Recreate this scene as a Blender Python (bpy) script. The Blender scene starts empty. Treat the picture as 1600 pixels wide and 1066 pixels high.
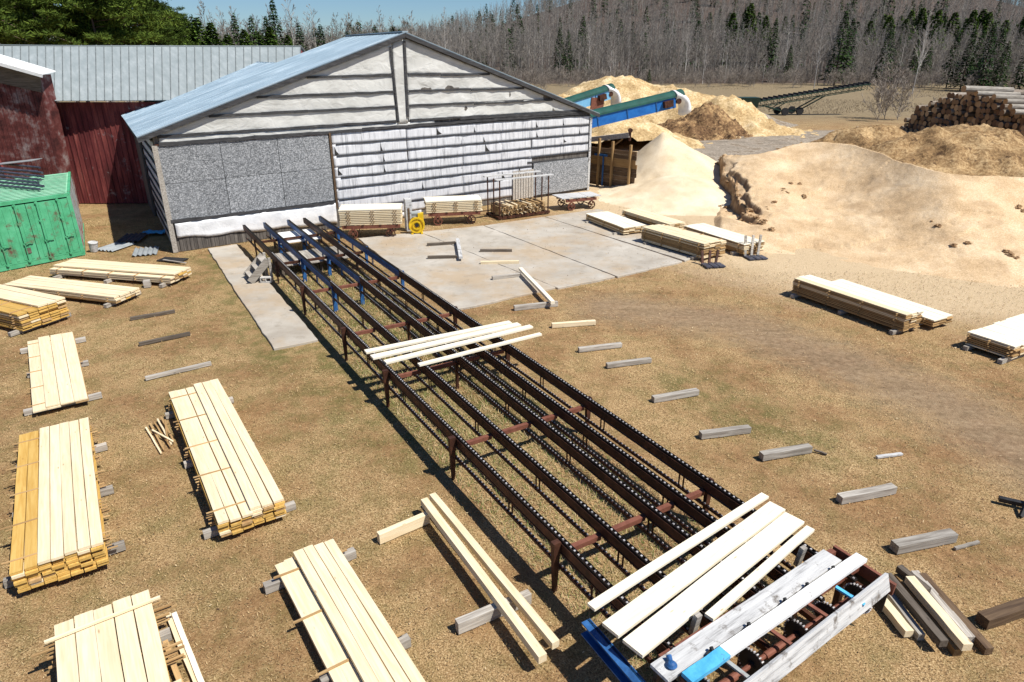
import bpy, math, random
import numpy as np
from mathutils import Vector, Matrix, noise
R = math.radians
random.seed(7); rng = np.random.default_rng(7)
scene = bpy.context.scene
COL = scene.collection

# ------------------------------------------------------------------ camera, sky, sun, exposure
CAM_H, F, HY = 7.8, 1050.0, 84.0            # height (m), focal length and horizon row in photo pixels (1600 wide)
TH = math.atan((533 - HY) / F)
cd = bpy.data.cameras.new('camera'); cam = bpy.data.objects.new('camera', cd); COL.objects.link(cam)
cam.location = (0, 0, CAM_H); cam.rotation_euler = (math.pi/2 - TH, 0, 0)
cd.lens = 36 * F / 1600; cd.sensor_width = 36; cd.clip_start = 0.1; cd.clip_end = 5000
scene.camera = cam
SUN_EL, SUN_V = R(56), Vector((0.88, -0.48, 0)).normalized()
sv = Vector((SUN_V.x*math.cos(SUN_EL), SUN_V.y*math.cos(SUN_EL), math.sin(SUN_EL)))
w = bpy.data.worlds.new('World'); scene.world = w; w.use_nodes = True
nt = w.node_tree; bg = nt.nodes['Background']
sk = nt.nodes.new('ShaderNodeTexSky'); sk.sky_type = 'NISHITA'; sk.sun_disc = False
sk.sun_elevation = SUN_EL; sk.sun_rotation = math.atan2(SUN_V.x, SUN_V.y)
sk.air_density = 1.0; sk.dust_density = 0.0; sk.ozone_density = 1.5
tint = nt.nodes.new('ShaderNodeMix'); tint.data_type = 'RGBA'; tint.blend_type = 'MULTIPLY'; tint.inputs['Factor'].default_value = 1
tint.inputs[7].default_value = (0.78, 1.05, 1.42, 1); nt.links.new(sk.outputs[0], tint.inputs[6])
nt.links.new(tint.outputs[2], bg.inputs[0]); bg.inputs[1].default_value = 0.05
sl = bpy.data.lights.new('sun', 'SUN'); sl.energy = 5.0; sl.angle = R(0.53); sl.color = (1.0, 0.955, 0.88)
so = bpy.data.objects.new('sun', sl); COL.objects.link(so); so.rotation_euler = sv.to_track_quat('Z', 'Y').to_euler()
so.location = (0, 0, 60)
scene.view_settings.view_transform = 'Standard'; scene.view_settings.look = 'None'
scene.view_settings.exposure = 0.36; scene.view_settings.gamma = 1
scene.cycles.max_bounces = 6

# ------------------------------------------------------------------ photo measurements -> world points
def ray(px, py):
    x = (px - 800) / F; y = (533 - py) / F
    return Vector((x, math.cos(TH) + y*math.sin(TH), -math.sin(TH) + y*math.cos(TH)))
def W(px, py, z=0.0):
    d = ray(px, py); t = (z - CAM_H) / d.z
    return Vector((d.x*t, d.y*t, z))
def D(px, py, Y):
    d = ray(px, py); t = Y / d.y
    return Vector((d.x*t, Y, CAM_H + d.z*t))

# ------------------------------------------------------------------ mesh builder
class MB:
    def __init__(s): s.v = []; s.f = []; s.m = []
    def add(s, vs, fs, mi=0):
        b = len(s.v); s.v += [tuple(p) for p in vs]; s.f += [tuple(i+b for i in f) for f in fs]; s.m += [mi]*len(fs); return s
    def box(s, c, sz, M=None, mi=0, taper=1.0):
        hx, hy, hz = sz[0]/2, sz[1]/2, sz[2]/2; c = Vector(c); vs = []
        for x, y, z in ((-1,-1,-1),(1,-1,-1),(1,1,-1),(-1,1,-1),(-1,-1,1),(1,-1,1),(1,1,1),(-1,1,1)):
            t = taper if z > 0 else 1
            p = Vector((x*hx*t, y*hy*t, z*hz)); vs.append((M @ p if M else p) + c)
        return s.add(vs, ((0,3,2,1),(4,5,6,7),(0,1,5,4),(1,2,6,5),(2,3,7,6),(3,0,4,7)), mi)
    def beam(s, a, b, wd, ht, up=Vector((0,0,1)), mi=0):
        a, b = Vector(a), Vector(b); d = b - a; L = d.length
        if L < 1e-6: return s
        x = d / L; y = up.cross(x)
        if y.length < 1e-4: y = Vector((0,1,0)).cross(x)
        y.normalize(); z = x.cross(y)
        M = Matrix((x, y, z)).transposed()
        return s.box((a+b)/2, (L, wd, ht), M, mi)
    def tube(s, a, b, r, r2=None, n=8, mi=0, cap=True, capmi=None):
        a, b = Vector(a), Vector(b); r2 = r if r2 is None else r2
        d = (b-a).normalized(); u = d.orthogonal().normalized(); v = d.cross(u); vs = []
        for p, rr in ((a, r), (b, r2)):
            for i in range(n):
                t = 2*math.pi*i/n; vs.append(p + u*(rr*math.cos(t)) + v*(rr*math.sin(t)))
        s.add(vs, [(i, (i+1) % n, n+(i+1) % n, n+i) for i in range(n)], mi)
        if cap: s.add(vs, [tuple(range(n-1, -1, -1)), tuple(range(n, 2*n))], mi if capmi is None else capmi)
        return s
    def path(s, pts, r, n=6, mi=0):
        for a, b in zip(pts[:-1], pts[1:]): s.tube(a, b, r, n=n, mi=mi)
        return s
    def quad(s, a, b, c, d, mi=0): return s.add([a, b, c, d], [(0,1,2,3)], mi)
    def prism(s, poly, z0, z1, mi=0):
        n = len(poly); vs = [(p[0], p[1], z0) for p in poly] + [(p[0], p[1], z1) for p in poly]
        return s.add(vs, [tuple(range(n-1,-1,-1)), tuple(range(n, 2*n))] + [(i,(i+1)%n,n+(i+1)%n,n+i) for i in range(n)], mi)
    def ring(s, c, ax, ro, ri, th, n=20, mi=0):       # flat ring (wheel rim) around axis ax
        c = Vector(c); ax = Vector(ax).normalized(); u = ax.orthogonal().normalized(); v = ax.cross(u); vs = []
        for rr, h in ((ro,-th/2),(ro,th/2),(ri,th/2),(ri,-th/2)):
            for i in range(n):
                t = 2*math.pi*i/n; vs.append(c + u*(rr*math.cos(t)) + v*(rr*math.sin(t)) + ax*h)
        fs = []
        for k in range(4):
            for i in range(n):
                j = (i+1) % n; k2 = (k+1) % 4; fs.append((k*n+i, k*n+j, k2*n+j, k2*n+i))
        return s.add(vs, fs, mi)
    def build(s, name, mats, parent=None, smooth=False, loc=None, rz=0, bevel=0):
        me = bpy.data.meshes.new(name); me.from_pydata(s.v, [], s.f)
        mats = mats if isinstance(mats, (list, tuple)) else [mats]
        for m in mats: me.materials.append(m)
        if len(mats) > 1: me.polygons.foreach_set('material_index', s.m)
        if smooth: me.polygons.foreach_set('use_smooth', [True]*len(me.polygons))
        me.update(); o = bpy.data.objects.new(name, me); COL.objects.link(o)
        if parent: o.parent = parent
        if loc is not None: o.location = loc
        if rz: o.rotation_euler = (0, 0, rz)
        if bevel:
            b = o.modifiers.new('bevel', 'BEVEL'); b.width = bevel; b.segments = 1; b.limit_method = 'ANGLE'
        return o
def np_mesh(name, verts, faces, mats, mi=None, parent=None, smooth=False, col=None, loc=None):
    me = bpy.data.meshes.new(name); verts = np.asarray(verts, np.float32); faces = np.asarray(faces, np.int32)
    k = faces.shape[1]; me.vertices.add(len(verts)); me.vertices.foreach_set('co', verts.ravel())
    me.loops.add(faces.size); me.loops.foreach_set('vertex_index', faces.ravel())
    me.polygons.add(len(faces)); me.polygons.foreach_set('loop_start', np.arange(0, faces.size, k, dtype=np.int32))
    me.polygons.foreach_set('loop_total', np.full(len(faces), k, np.int32))
    for m in (mats if isinstance(mats, (list, tuple)) else [mats]): me.materials.append(m)
    if mi is not None: me.polygons.foreach_set('material_index', np.asarray(mi, np.int32))
    if smooth: me.polygons.foreach_set('use_smooth', np.ones(len(faces), bool))
    me.update(calc_edges=True)
    if col is not None:
        a = me.color_attributes.new('mask', 'FLOAT_COLOR', 'POINT'); c = np.ones((len(verts), 4), np.float32); c[:, :3] = col
        a.data.foreach_set('color', c.ravel())
    o = bpy.data.objects.new(name, me); COL.objects.link(o)
    if parent: o.parent = parent
    if loc is not None: o.location = loc
    return o
def tag(o, label=None, cat=None, group=None, kind=None):
    if label: o['label'] = label
    if cat: o['category'] = cat
    if group: o['group'] = group
    if kind: o['kind'] = kind
    return o
def thing(name, label, cat, loc=(0,0,0), rz=0, group=None):
    o = bpy.data.objects.new(name, None); COL.objects.link(o); o.location = loc; o.rotation_euler = (0,0,rz)
    o.empty_display_size = 0.2
    return tag(o, label, cat, group)
def copy_tree(o, loc=None, rz=None, label=None, group=None, scale=None):
    c = o.copy(); COL.objects.link(c)
    for ch in o.children:
        d = ch.copy(); COL.objects.link(d); d.parent = c
        for g in ch.children:
            e = g.copy(); COL.objects.link(e); e.parent = d
    if loc is not None: c.location = loc
    if rz is not None: c.rotation_euler = (0,0,rz)
    if label: c['label'] = label
    if group: c['group'] = group
    if scale is not None: c.scale = scale
    return c

# ------------------------------------------------------------------ materials
def newmat(name, rough=0.8, metal=0.0, spec=0.3):
    m = bpy.data.materials.new(name); m.use_nodes = True; t = m.node_tree
    b = t.nodes['Principled BSDF']; b.inputs['Roughness'].default_value = rough; b.inputs['Metallic'].default_value = metal
    b.inputs['Specular IOR Level'].default_value = spec
    return m, t, b
class N:
    def __init__(s, t): s.t = t
    def n(s, typ, **kw):
        x = s.t.nodes.new(typ)
        for k, v in kw.items(): setattr(x, k, v)
        return x
    def lk(s, a, b): s.t.links.new(a, b)
    def coord(s, kind='Object', scale=(1,1,1), rnd=False, rot=(0,0,0)):
        tc = s.n('ShaderNodeTexCoord'); mp = s.n('ShaderNodeMapping'); mp.inputs['Scale'].default_value = scale
        mp.inputs['Rotation'].default_value = rot
        if kind == 'World':
            g = s.n('ShaderNodeNewGeometry'); s.lk(g.outputs['Position'], mp.inputs[0])
        else: s.lk(tc.outputs[kind], mp.inputs[0])
        if rnd:
            oi = s.n('ShaderNodeObjectInfo'); mu = s.n('ShaderNodeMath', operation='MULTIPLY'); mu.inputs[1].default_value = 57.0
            s.lk(oi.outputs['Random'], mu.inputs[0]); cb = s.n('ShaderNodeCombineXYZ'); s.lk(mu.outputs[0], cb.inputs[0]); s.lk(mu.outputs[0], cb.inputs[2])
            s.lk(cb.outputs[0], mp.inputs['Location'])
        return mp.outputs[0]
    def noise(s, co, sc, det=5, rough=0.6, dist=0):
        x = s.n('ShaderNodeTexNoise'); x.inputs['Scale'].default_value = sc; x.inputs['Detail'].default_value = det
        x.inputs['Roughness'].default_value = rough; x.inputs['Distortion'].default_value = dist; s.lk(co, x.inputs['Vector']); return x.outputs['Fac']
    def vor(s, co, sc, out='Color', feat='F1', rnd=1.0):
        x = s.n('ShaderNodeTexVoronoi', feature=feat); x.inputs['Scale'].default_value = sc; x.inputs['Randomness'].default_value = rnd
        s.lk(co, x.inputs['Vector']); return x.outputs[out]
    def ramp(s, fac, stops):
        r = s.n('ShaderNodeValToRGB'); e = r.color_ramp.elements
        while len(e) < len(stops): e.new(0.5)
        for el, (p, c) in zip(e, stops): el.position = p; el.color = (c, c, c, 1) if isinstance(c, (int, float)) else (*c, 1)
        s.lk(fac, r.inputs[0]); return r.outputs[0]
    def mix(s, fac, a, b, mode='MIX'):
        x = s.n('ShaderNodeMix', data_type='RGBA', blend_type=mode)
        for sock, v in ((x.inputs['Factor'], fac), (x.inputs[6], a), (x.inputs[7], b)):
            if isinstance(v, (int, float)): sock.default_value = v if sock == x.inputs['Factor'] else (v, v, v, 1)
            elif isinstance(v, tuple): sock.default_value = (*v, 1)
            else: s.lk(v, sock)
        return x.outputs[2]
    def math(s, op, a, b=None, clamp=False):
        x = s.n('ShaderNodeMath', operation=op); x.use_clamp = clamp
        for i, v in enumerate((a, b)):
            if v is None: continue
            if isinstance(v, (int, float)): x.inputs[i].default_value = v
            else: s.lk(v, x.inputs[i])
        return x.outputs[0]
    def bump(s, h, bsdf, st=0.3, dist=0.02):
        x = s.n('ShaderNodeBump'); x.inputs['Strength'].default_value = st; x.inputs['Distance'].default_value = dist
        s.lk(h, x.inputs['Height']); s.lk(x.outputs[0], bsdf.inputs['Normal'])
def noisy(name, stops, sc=3, det=6, rough=0.85, metal=0, stretch=(1,1,1), kind='Object', bump=0.3, bdist=0.02, bsc=None, spec=0.3, rnd=False, stain=None):
    m, t, b = newmat(name, rough, metal, spec); k = N(t); co = k.coord(kind, stretch, rnd)
    f = k.noise(co, sc, det, 0.65); c = k.ramp(f, stops)
    if stain:
        col, lo, hi, ssc = stain; g = k.noise(k.coord(kind, (1,1,1), rnd), ssc, 6, 0.7); c = k.mix(k.ramp(g, [(lo, 0.0), (hi, 1.0)]), c, col)
    k.lk(c, b.inputs['Base Color'])
    if bump: k.bump(k.noise(co, bsc or sc*4, 6, 0.7), b, bump, bdist)
    return m
def wood(name, light, dark, knot=(0.25,0.13,0.05), rough=0.75, var=0.25, grain=1.0, alt=None, altp=0.5):
    """sawn wood, grain along local X, each piece with its own offset and tone"""
    m, t, b = newmat(name, rough, 0, 0.25); k = N(t); co = k.coord('Object', (0.9, 14, 14), True)
    f = k.noise(co, 1.6, 6, 0.6, 0.4); c = k.ramp(f, [(0.3, dark), (0.62, light)])
    kn = k.vor(k.coord('Object', (1.6, 5.5, 5.5), True), 1.0, 'Distance'); c = k.mix(k.ramp(kn, [(0.03, 0.75), (0.085, 0.0)]), c, knot)
    bl = k.noise(k.coord('Object', (1,1.5,1.5), True), 1.2, 4, 0.6); c = k.mix(k.math('MULTIPLY', k.ramp(bl, [(0.42, 0.0), (0.7, 1.0)]), 0.35), c, dark)
    oi = k.n('ShaderNodeObjectInfo')
    if alt: c = k.mix(k.ramp(oi.outputs['Random'], [(altp, 0.0), (min(altp+0.2, 1), 0.8)]), c, alt, 'MULTIPLY')
    wn = k.n('ShaderNodeTexWhiteNoise', noise_dimensions='1D'); k.lk(oi.outputs['Random'], wn.inputs['W'])
    v = k.math('ADD', k.math('MULTIPLY', wn.outputs['Value'], var), 1-var)
    hs = k.n('ShaderNodeHueSaturation'); k.lk(v, hs.inputs['Value']); k.lk(c, hs.inputs['Color'])
    k.lk(hs.outputs[0], b.inputs['Base Color']); k.bump(f, b, 0.25*grain, 0.004); return m

PALE = wood('pine_pale', (0.83,0.715,0.50), (0.71,0.565,0.345), (0.34,0.18,0.07), var=0.10)
CREAM = wood('pine_cream', (0.89,0.83,0.68), (0.80,0.71,0.52), (0.38,0.22,0.10), var=0.07)
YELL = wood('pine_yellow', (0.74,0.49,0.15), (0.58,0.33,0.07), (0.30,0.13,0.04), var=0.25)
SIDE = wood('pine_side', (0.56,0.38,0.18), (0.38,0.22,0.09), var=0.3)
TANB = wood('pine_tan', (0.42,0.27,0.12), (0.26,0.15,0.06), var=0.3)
GREYW = wood('grey_wood', (0.60,0.56,0.49), (0.24,0.205,0.17), (0.09,0.07,0.05), var=0.40, grain=2)
DARKW = wood('dark_wood', (0.20,0.165,0.13), (0.07,0.055,0.04), (0.03,0.02,0.02), var=0.3, grain=2)
BRNW = wood('brown_wood', (0.23,0.15,0.085), (0.085,0.05,0.03), (0.04,0.02,0.01), var=0.45, grain=2)
WHITEW = noisy('weathered_white_paint', [(0.32,(0.22,0.215,0.21)),(0.48,(0.50,0.50,0.49)),(0.75,(0.68,0.68,0.66))], 2.6, 9, 0.7, stretch=(0.5,7,7), stain=((0.16,0.14,0.12),0.56,0.68,4))
WHITEB = noisy('fresh_white_paint', [(0.32,(0.60,0.60,0.58)),(0.5,(0.82,0.82,0.80))], 3, 7, 0.6, stretch=(1,5,5), stain=((0.15,0.12,0.10),0.66,0.70,7))
RUST = noisy('dark_rusty_steel', [(0.3,(0.028,0.013,0.009)),(0.5,(0.070,0.029,0.018)),(0.75,(0.16,0.065,0.035))], 5, 8, 0.6, 0.3, bump=0.2)
RUSTB = noisy('red_oxide_steel', [(0.3,(0.13,0.045,0.028)),(0.6,(0.22,0.085,0.055))], 6, 8, 0.7, 0.1, bump=0.2)
CHAIN = noisy('chain_steel', [(0.3,(0.012,0.010,0.010)),(0.7,(0.04,0.03,0.025))], 12, 3, 0.45, 0.6, bump=0)
LINK = noisy('worn_roller_steel', [(0.3,(0.20,0.185,0.18)),(0.6,(0.58,0.56,0.55))], 20, 2, 0.5, 0.2, bump=0)
BLUE = noisy('blue_painted_steel', [(0.3,(0.012,0.05,0.14)),(0.6,(0.03,0.12,0.32)),(0.85,(0.10,0.24,0.44))], 4, 7, 0.5, 0.0, stain=((0.06,0.035,0.03),0.62,0.72,5))
BLUEL = noisy('light_blue_paint', [(0.3,(0.05,0.30,0.55)),(0.6,(0.10,0.45,0.72))], 5, 7, 0.5, stain=((0.10,0.06,0.04),0.66,0.72,6))
BLUEC = noisy('bright_blue_sheet', [(0.3,(0.01,0.10,0.36)),(0.7,(0.02,0.17,0.52))], 2, 5, 0.45, stain=((0.10,0.12,0.14),0.68,0.74,4))
BLUES = noisy('sky_blue_sheet', [(0.3,(0.14,0.38,0.62)),(0.7,(0.22,0.50,0.74))], 2, 5, 0.45)
GREENR = noisy('dark_green_sheet', [(0.3,(0.010,0.055,0.045)),(0.7,(0.018,0.095,0.075))], 2, 5, 0.75)
GREENC = noisy('container_green', [(0.25,(0.045,0.22,0.10)),(0.5,(0.075,0.37,0.185)),(0.8,(0.13,0.47,0.26))], 1.6, 9, 0.65, bump=0.15, stain=((0.13,0.075,0.05),0.54,0.68,2.2))
GREENT = noisy('pale_container_top', [(0.3,(0.18,0.50,0.30)),(0.7,(0.36,0.66,0.45))], 1.6, 8, 0.7, stain=((0.30,0.18,0.10),0.64,0.74,2))
GREYP = noisy('grey_primer', [(0.3,(0.22,0.24,0.24)),(0.7,(0.40,0.42,0.40))], 3, 6, 0.7, stain=((0.28,0.04,0.02),0.55,0.62,1.2))
YEL = noisy('yellow_paint', [(0.3,(0.55,0.34,0.01)),(0.7,(0.80,0.55,0.02))], 6, 6, 0.45, stain=((0.15,0.08,0.02),0.66,0.72,6))
BLACK = noisy('black_rubber', [(0.3,(0.012,0.012,0.013)),(0.7,(0.035,0.034,0.034))], 8, 4, 0.6, bump=0.1)
CLOTH = noisy('white_cloth', [(0.3,(0.62,0.63,0.64)),(0.7,(0.84,0.84,0.83))], 2, 5, 0.9, bump=0.4, bdist=0.05)
GALV = noisy('galvanised_sheet', [(0.3,(0.30,0.33,0.34)),(0.6,(0.44,0.47,0.48)),(0.8,(0.52,0.55,0.55))], 1.5, 7, 0.45, 0.35, stretch=(1,1,1), bump=0.05)
BLKWOOD = noisy('dark_batten_wood', [(0.3,(0.025,0.025,0.027)),(0.6,(0.06,0.06,0.062)),(0.8,(0.17,0.165,0.16))], 3, 8, 0.9, stretch=(1,1,5))
EARTHWD = noisy('weathered_skirt_boards', [(0.3,(0.05,0.045,0.04)),(0.55,(0.14,0.125,0.11)),(0.8,(0.30,0.28,0.24))], 1.5, 8, 0.9, stretch=(5,5,0.5))
REDW = noisy('red_barn_paint', [(0.30,(0.055,0.014,0.014)),(0.48,(0.14,0.028,0.028)),(0.62,(0.25,0.065,0.055)),(0.78,(0.40,0.22,0.18))], 1.1, 10, 0.85, stretch=(2.5,2.5,0.35), stain=((0.28,0.26,0.25),0.60,0.72,1.4))
REDR = noisy('rusted_peeling_sheet', [(0.36,(0.05,0.014,0.013)),(0.50,(0.13,0.035,0.03)),(0.60,(0.22,0.15,0.14)),(0.74,(0.42,0.40,0.40))], 1.3, 11, 0.8, bump=0.3)
CONCB = noisy('concrete_block', [(0.3,(0.42,0.41,0.38)),(0.7,(0.62,0.60,0.56))], 8, 6, 0.9)
BARKS = noisy('sticker_ends', [(0.35,(0.09,0.05,0.025)),(0.5,(0.32,0.21,0.10)),(0.7,(0.58,0.44,0.24))], 3, 6, 0.85, stretch=(1,1,1), rnd=True)

def roof_metal(name, c1, c2, c3, rough=0.38, metal=0.55, st=(0.4,6,6)):
    m, t, b = newmat(name, rough, metal, 0.5); k = N(t); co = k.coord('Object', st)
    c = k.ramp(k.noise(co, 1.2, 7, 0.65), [(0.3,c1),(0.5,c2),(0.72,c3)])
    g = k.noise(k.coord('Object'), 0.35, 5, 0.6); c = k.mix(k.math('MULTIPLY', k.ramp(g, [(0.4,0.0),(0.65,1.0)]), 0.5), c, c1)
    k.lk(c, b.inputs['Base Color']); k.bump(k.noise(co, 3, 4, 0.6), b, 0.12, 0.02); return m
ROOFB = roof_metal('blue_grey_metal_roof', (0.26,0.35,0.41), (0.42,0.52,0.58), (0.66,0.73,0.77), 0.42, 0.35, (0.25,9,9))
ROOFG = roof_metal('pale_grey_metal_roof', (0.27,0.31,0.305), (0.34,0.38,0.375), (0.44,0.48,0.475), st=(0.6,2.5,1), metal=0.1, rough=0.5)

def mat_foil():
    m, t, b = newmat('weathered_white_panels', 0.55, 0, 0.4); k = N(t); co = k.coord('Object', (3.0, 3.0, 0.35))
    c = k.ramp(k.noise(co, 2.2, 8, 0.7), [(0.32,(0.30,0.305,0.32)),(0.47,(0.58,0.59,0.61)),(0.75,(0.76,0.77,0.79))])
    g = k.noise(k.coord('Object', (1.1,1.1,0.9)), 1.7, 10, 0.8); c = k.mix(k.ramp(g, [(0.655,0.0),(0.70,0.8)]), c, (0.06,0.06,0.065))
    s = k.noise(k.coord('Object', (9,9,0.12)), 1.0, 3, 0.5); c = k.mix(k.ramp(s, [(0.66,0.0),(0.70,0.55)]), c, (0.20,0.21,0.23))
    k.lk(c, b.inputs['Base Color']); k.bump(k.noise(k.coord('Object',(1,1,1)), 3.5, 6, 0.6), b, 0.3, 0.03); return m
FOIL = mat_foil()
def mat_tarp():
    m, t, b = newmat('cream_tarp', 0.7, 0, 0.3); k = N(t); co = k.coord('Object', (1,1,1))
    c = k.ramp(k.noise(co, 0.8, 7, 0.6), [(0.3,(0.44,0.44,0.41)),(0.55,(0.57,0.57,0.54)),(0.8,(0.64,0.64,0.61))])
    k.lk(c, b.inputs['Base Color']); k.bump(k.noise(k.coord('Object',(1,1,1.6)), 1.6, 4, 0.5, 1.0), b, 0.5, 0.10); return m
TARP = mat_tarp()
def mat_osb():
    m, t, b = newmat('weathered_chip_board', 0.85, 0, 0.2); k = N(t)
    v1 = k.vor(k.coord('Object', (1,1,2.0)), 17, 'Color'); v2 = k.vor(k.coord('Object', (1.6,1.6,1), rot=(0.3,0.5,0.9)), 24, 'Color')
    a = k.mix(0.5, v1, v2); bw = k.n('ShaderNodeRGBToBW'); k.lk(a, bw.inputs[0])
    f = k.math('ADD', k.math('MULTIPLY', bw.outputs[0], 0.75), k.math('MULTIPLY', k.noise(k.coord('Object'), 40, 4, 0.7), 0.3))
    c = k.ramp(f, [(0.30,(0.09,0.095,0.10)),(0.5,(0.20,0.21,0.22)),(0.66,(0.36,0.37,0.38)),(0.8,(0.55,0.56,0.57))])
    g = k.noise(k.coord('Object',(1,1,1)), 0.45, 6, 0.6); c = k.mix(k.math('MULTIPLY', k.ramp(g, [(0.45,0.0),(0.62,1.0)]), 0.35), c, (0.30,0.315,0.33))
    oi = k.n('ShaderNodeObjectInfo'); hs = k.n('ShaderNodeHueSaturation'); k.lk(k.math('ADD', k.math('MULTIPLY', oi.outputs['Random'], .22), .88), hs.inputs['Value']); k.lk(c, hs.inputs['Color']); k.lk(hs.outputs[0], b.inputs['Base Color']); return m
OSB = mat_osb()

def mat_ground():
    m, t, b = newmat('ground_soil', 0.95, 0, 0.15); k = N(t); co = k.coord('World')
    at = k.n('ShaderNodeVertexColor'); at.layer_name = 'mask'; sp = k.n('ShaderNodeSeparateColor'); k.lk(at.outputs[0], sp.inputs[0])
    n1 = k.noise(co, 0.45, 8, 0.62); n2 = k.noise(co, 6.0, 8, 0.75); n3 = k.noise(co, 38, 4, 0.8); n4 = k.noise(k.coord('World',(1,1,1),rot=(0,0,0.6)), 1.6, 6, 0.7)
    straw = k.ramp(n3, [(0.35,(0.075,0.042,0.018)),(0.44,(0.25,0.155,0.070)),(0.54,(0.42,0.28,0.135)),(0.66,(0.70,0.52,0.29))])
    soil = k.ramp(n2, [(0.3,(0.13,0.064,0.028)),(0.5,(0.25,0.138,0.063)),(0.7,(0.37,0.22,0.11))])
    c = k.mix(k.ramp(n1, [(0.44,0.0),(0.60,0.75)]), straw, soil)
    grn = k.ramp(n3, [(0.35,(0.045,0.050,0.012)),(0.55,(0.135,0.130,0.040)),(0.7,(0.27,0.25,0.10))])
    c = k.mix(k.math('MULTIPLY', k.ramp(n4, [(0.46,0.0),(0.66,1.0)]), 0.42), c, grn)
    gm = k.math('MULTIPLY', sp.outputs[2], k.ramp(n4, [(0.36,0.1),(0.6,1.0)])); c = k.mix(gm, c, grn)
    # bare grey-brown track
    rut = k.noise(k.coord('World', (0.35,3.2,1), rot=(0,0,R(38))), 1.0, 7, 0.65); dirt = k.ramp(k.math('ADD', k.math('MULTIPLY', rut, .35), k.math('MULTIPLY', n2, .65)), [(0.34,(0.125,0.082,0.048)),(0.5,(0.25,0.175,0.108)),(0.66,(0.38,0.28,0.18))])
    dm = k.math('ADD', sp.outputs[1], k.math('MULTIPLY', k.math('SUBTRACT', n4, 0.5), 0.9)); c = k.mix(k.ramp(dm, [(0.35,0.0),(0.95,0.8)]), c, dirt)
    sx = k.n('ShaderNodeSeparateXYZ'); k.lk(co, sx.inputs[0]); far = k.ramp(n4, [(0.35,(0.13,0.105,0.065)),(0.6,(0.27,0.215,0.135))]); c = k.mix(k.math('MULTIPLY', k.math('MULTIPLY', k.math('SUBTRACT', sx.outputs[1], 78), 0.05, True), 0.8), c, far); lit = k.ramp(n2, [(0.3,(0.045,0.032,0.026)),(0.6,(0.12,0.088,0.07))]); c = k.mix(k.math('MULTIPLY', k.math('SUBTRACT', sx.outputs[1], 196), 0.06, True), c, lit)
    # scattered sawdust
    saw = k.ramp(n3, [(0.34,(0.38,0.27,0.15)),(0.5,(0.55,0.42,0.26)),(0.68,(0.72,0.58,0.40))])
    sm = k.math('ADD', sp.outputs[0], k.math('MULTIPLY', k.math('SUBTRACT', n1, 0.5), 0.7)); sm = k.math('ADD', sm, k.math('MULTIPLY', k.math('SUBTRACT', n3, 0.5), 0.5))
    c = k.mix(k.ramp(sm, [(0.35,0.0),(0.80,0.95)]), c, saw)
    k.lk(c, b.inputs['Base Color'])
    h = k.math('ADD', k.math('MULTIPLY', n3, 0.5), n2); k.bump(h, b, 0.7, 0.05); return m
GROUND = mat_ground()
def mat_conc():
    m, t, b = newmat('worn_concrete', 0.85, 0, 0.25); k = N(t); co = k.coord('World')
    c = k.ramp(k.noise(co, 0.5, 9, 0.66), [(0.3,(0.33,0.29,0.235)),(0.5,(0.46,0.42,0.355)),(0.7,(0.57,0.53,0.46))])
    c = k.mix(k.ramp(k.noise(co, 0.28, 7, 0.7), [(0.46,0.0),(0.62,0.8)]), c, (0.44,0.32,0.19))
    c = k.mix(k.ramp(k.noise(co, 2.1, 8, 0.75), [(0.54,0.0),(0.68,0.6)]), c, (0.25,0.215,0.165))
    c = k.mix(k.math('MULTIPLY', k.noise(co, 45, 3, 0.8), 0.5), c, (0.30,0.27,0.23))
    k.lk(c, b.inputs['Base Color']); k.bump(k.noise(co, 12, 6, 0.7), b, 0.25, 0.01); return m
CONC = mat_conc()
def mat_saw(name, cs, dark, dsc=3.0, dlo=0.62, fine=30, bd=0.06):
    m, t, b = newmat(name, 0.97, 0, 0.1); k = N(t); co = k.coord('World')
    n1 = k.noise(co, 0.5, 7, 0.6); n3 = k.noise(co, fine, 4, 0.8)
    f = k.math('ADD', k.math('MULTIPLY', n1, 0.45), k.math('MULTIPLY', n3, 0.55)); c = k.ramp(f, [(0.36,cs[0]),(0.5,cs[1]),(0.62,cs[2])])
    d = k.noise(co, dsc, 9, 0.78); c = k.mix(k.ramp(d, [(dlo,0.0),(dlo+0.06,0.8)]), c, dark)
    at = k.n('ShaderNodeVertexColor'); at.layer_name = 'mask'; sp = k.n('ShaderNodeSeparateColor'); k.lk(at.outputs[0], sp.inputs[0])
    c = k.mix(k.math('MULTIPLY', sp.outputs[0], k.ramp(k.noise(co, 2.5, 6, 0.7), [(0.35,0.5),(0.6,1.0)])), c, dark)
    k.lk(c, b.inputs['Base Color']); k.bump(k.math('ADD', k.math('MULTIPLY', n3, 0.6), d), b, 0.6, bd); return m
SAWD = mat_saw('golden_sawdust', ((0.36,0.24,0.125),(0.60,0.43,0.255),(0.76,0.60,0.40)), (0.26,0.155,0.08), 2.2, 0.64, 18)
SAWW = mat_saw('fresh_pale_sawdust', ((0.56,0.42,0.25),(0.70,0.57,0.39),(0.80,0.70,0.53)), (0.50,0.36,0.20), 1.2, 0.66)
CHIPS = mat_saw('yellow_wood_chips', ((0.26,0.16,0.07),(0.56,0.40,0.20),(0.80,0.64,0.40)), (0.15,0.085,0.04), 1.6, 0.60, 4.5, 0.3)
BARKP = mat_saw('brown_bark_mulch', ((0.09,0.05,0.028),(0.22,0.13,0.065),(0.50,0.33,0.16)), (0.035,0.02,0.014), 1.6, 0.52, 4, 0.3)
MIXP = mat_saw('mixed_bark_and_chips', ((0.09,0.05,0.025),(0.33,0.21,0.10),(0.60,0.43,0.23)), (0.07,0.04,0.025), 1.8, 0.56, 5, 0.3)
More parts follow.
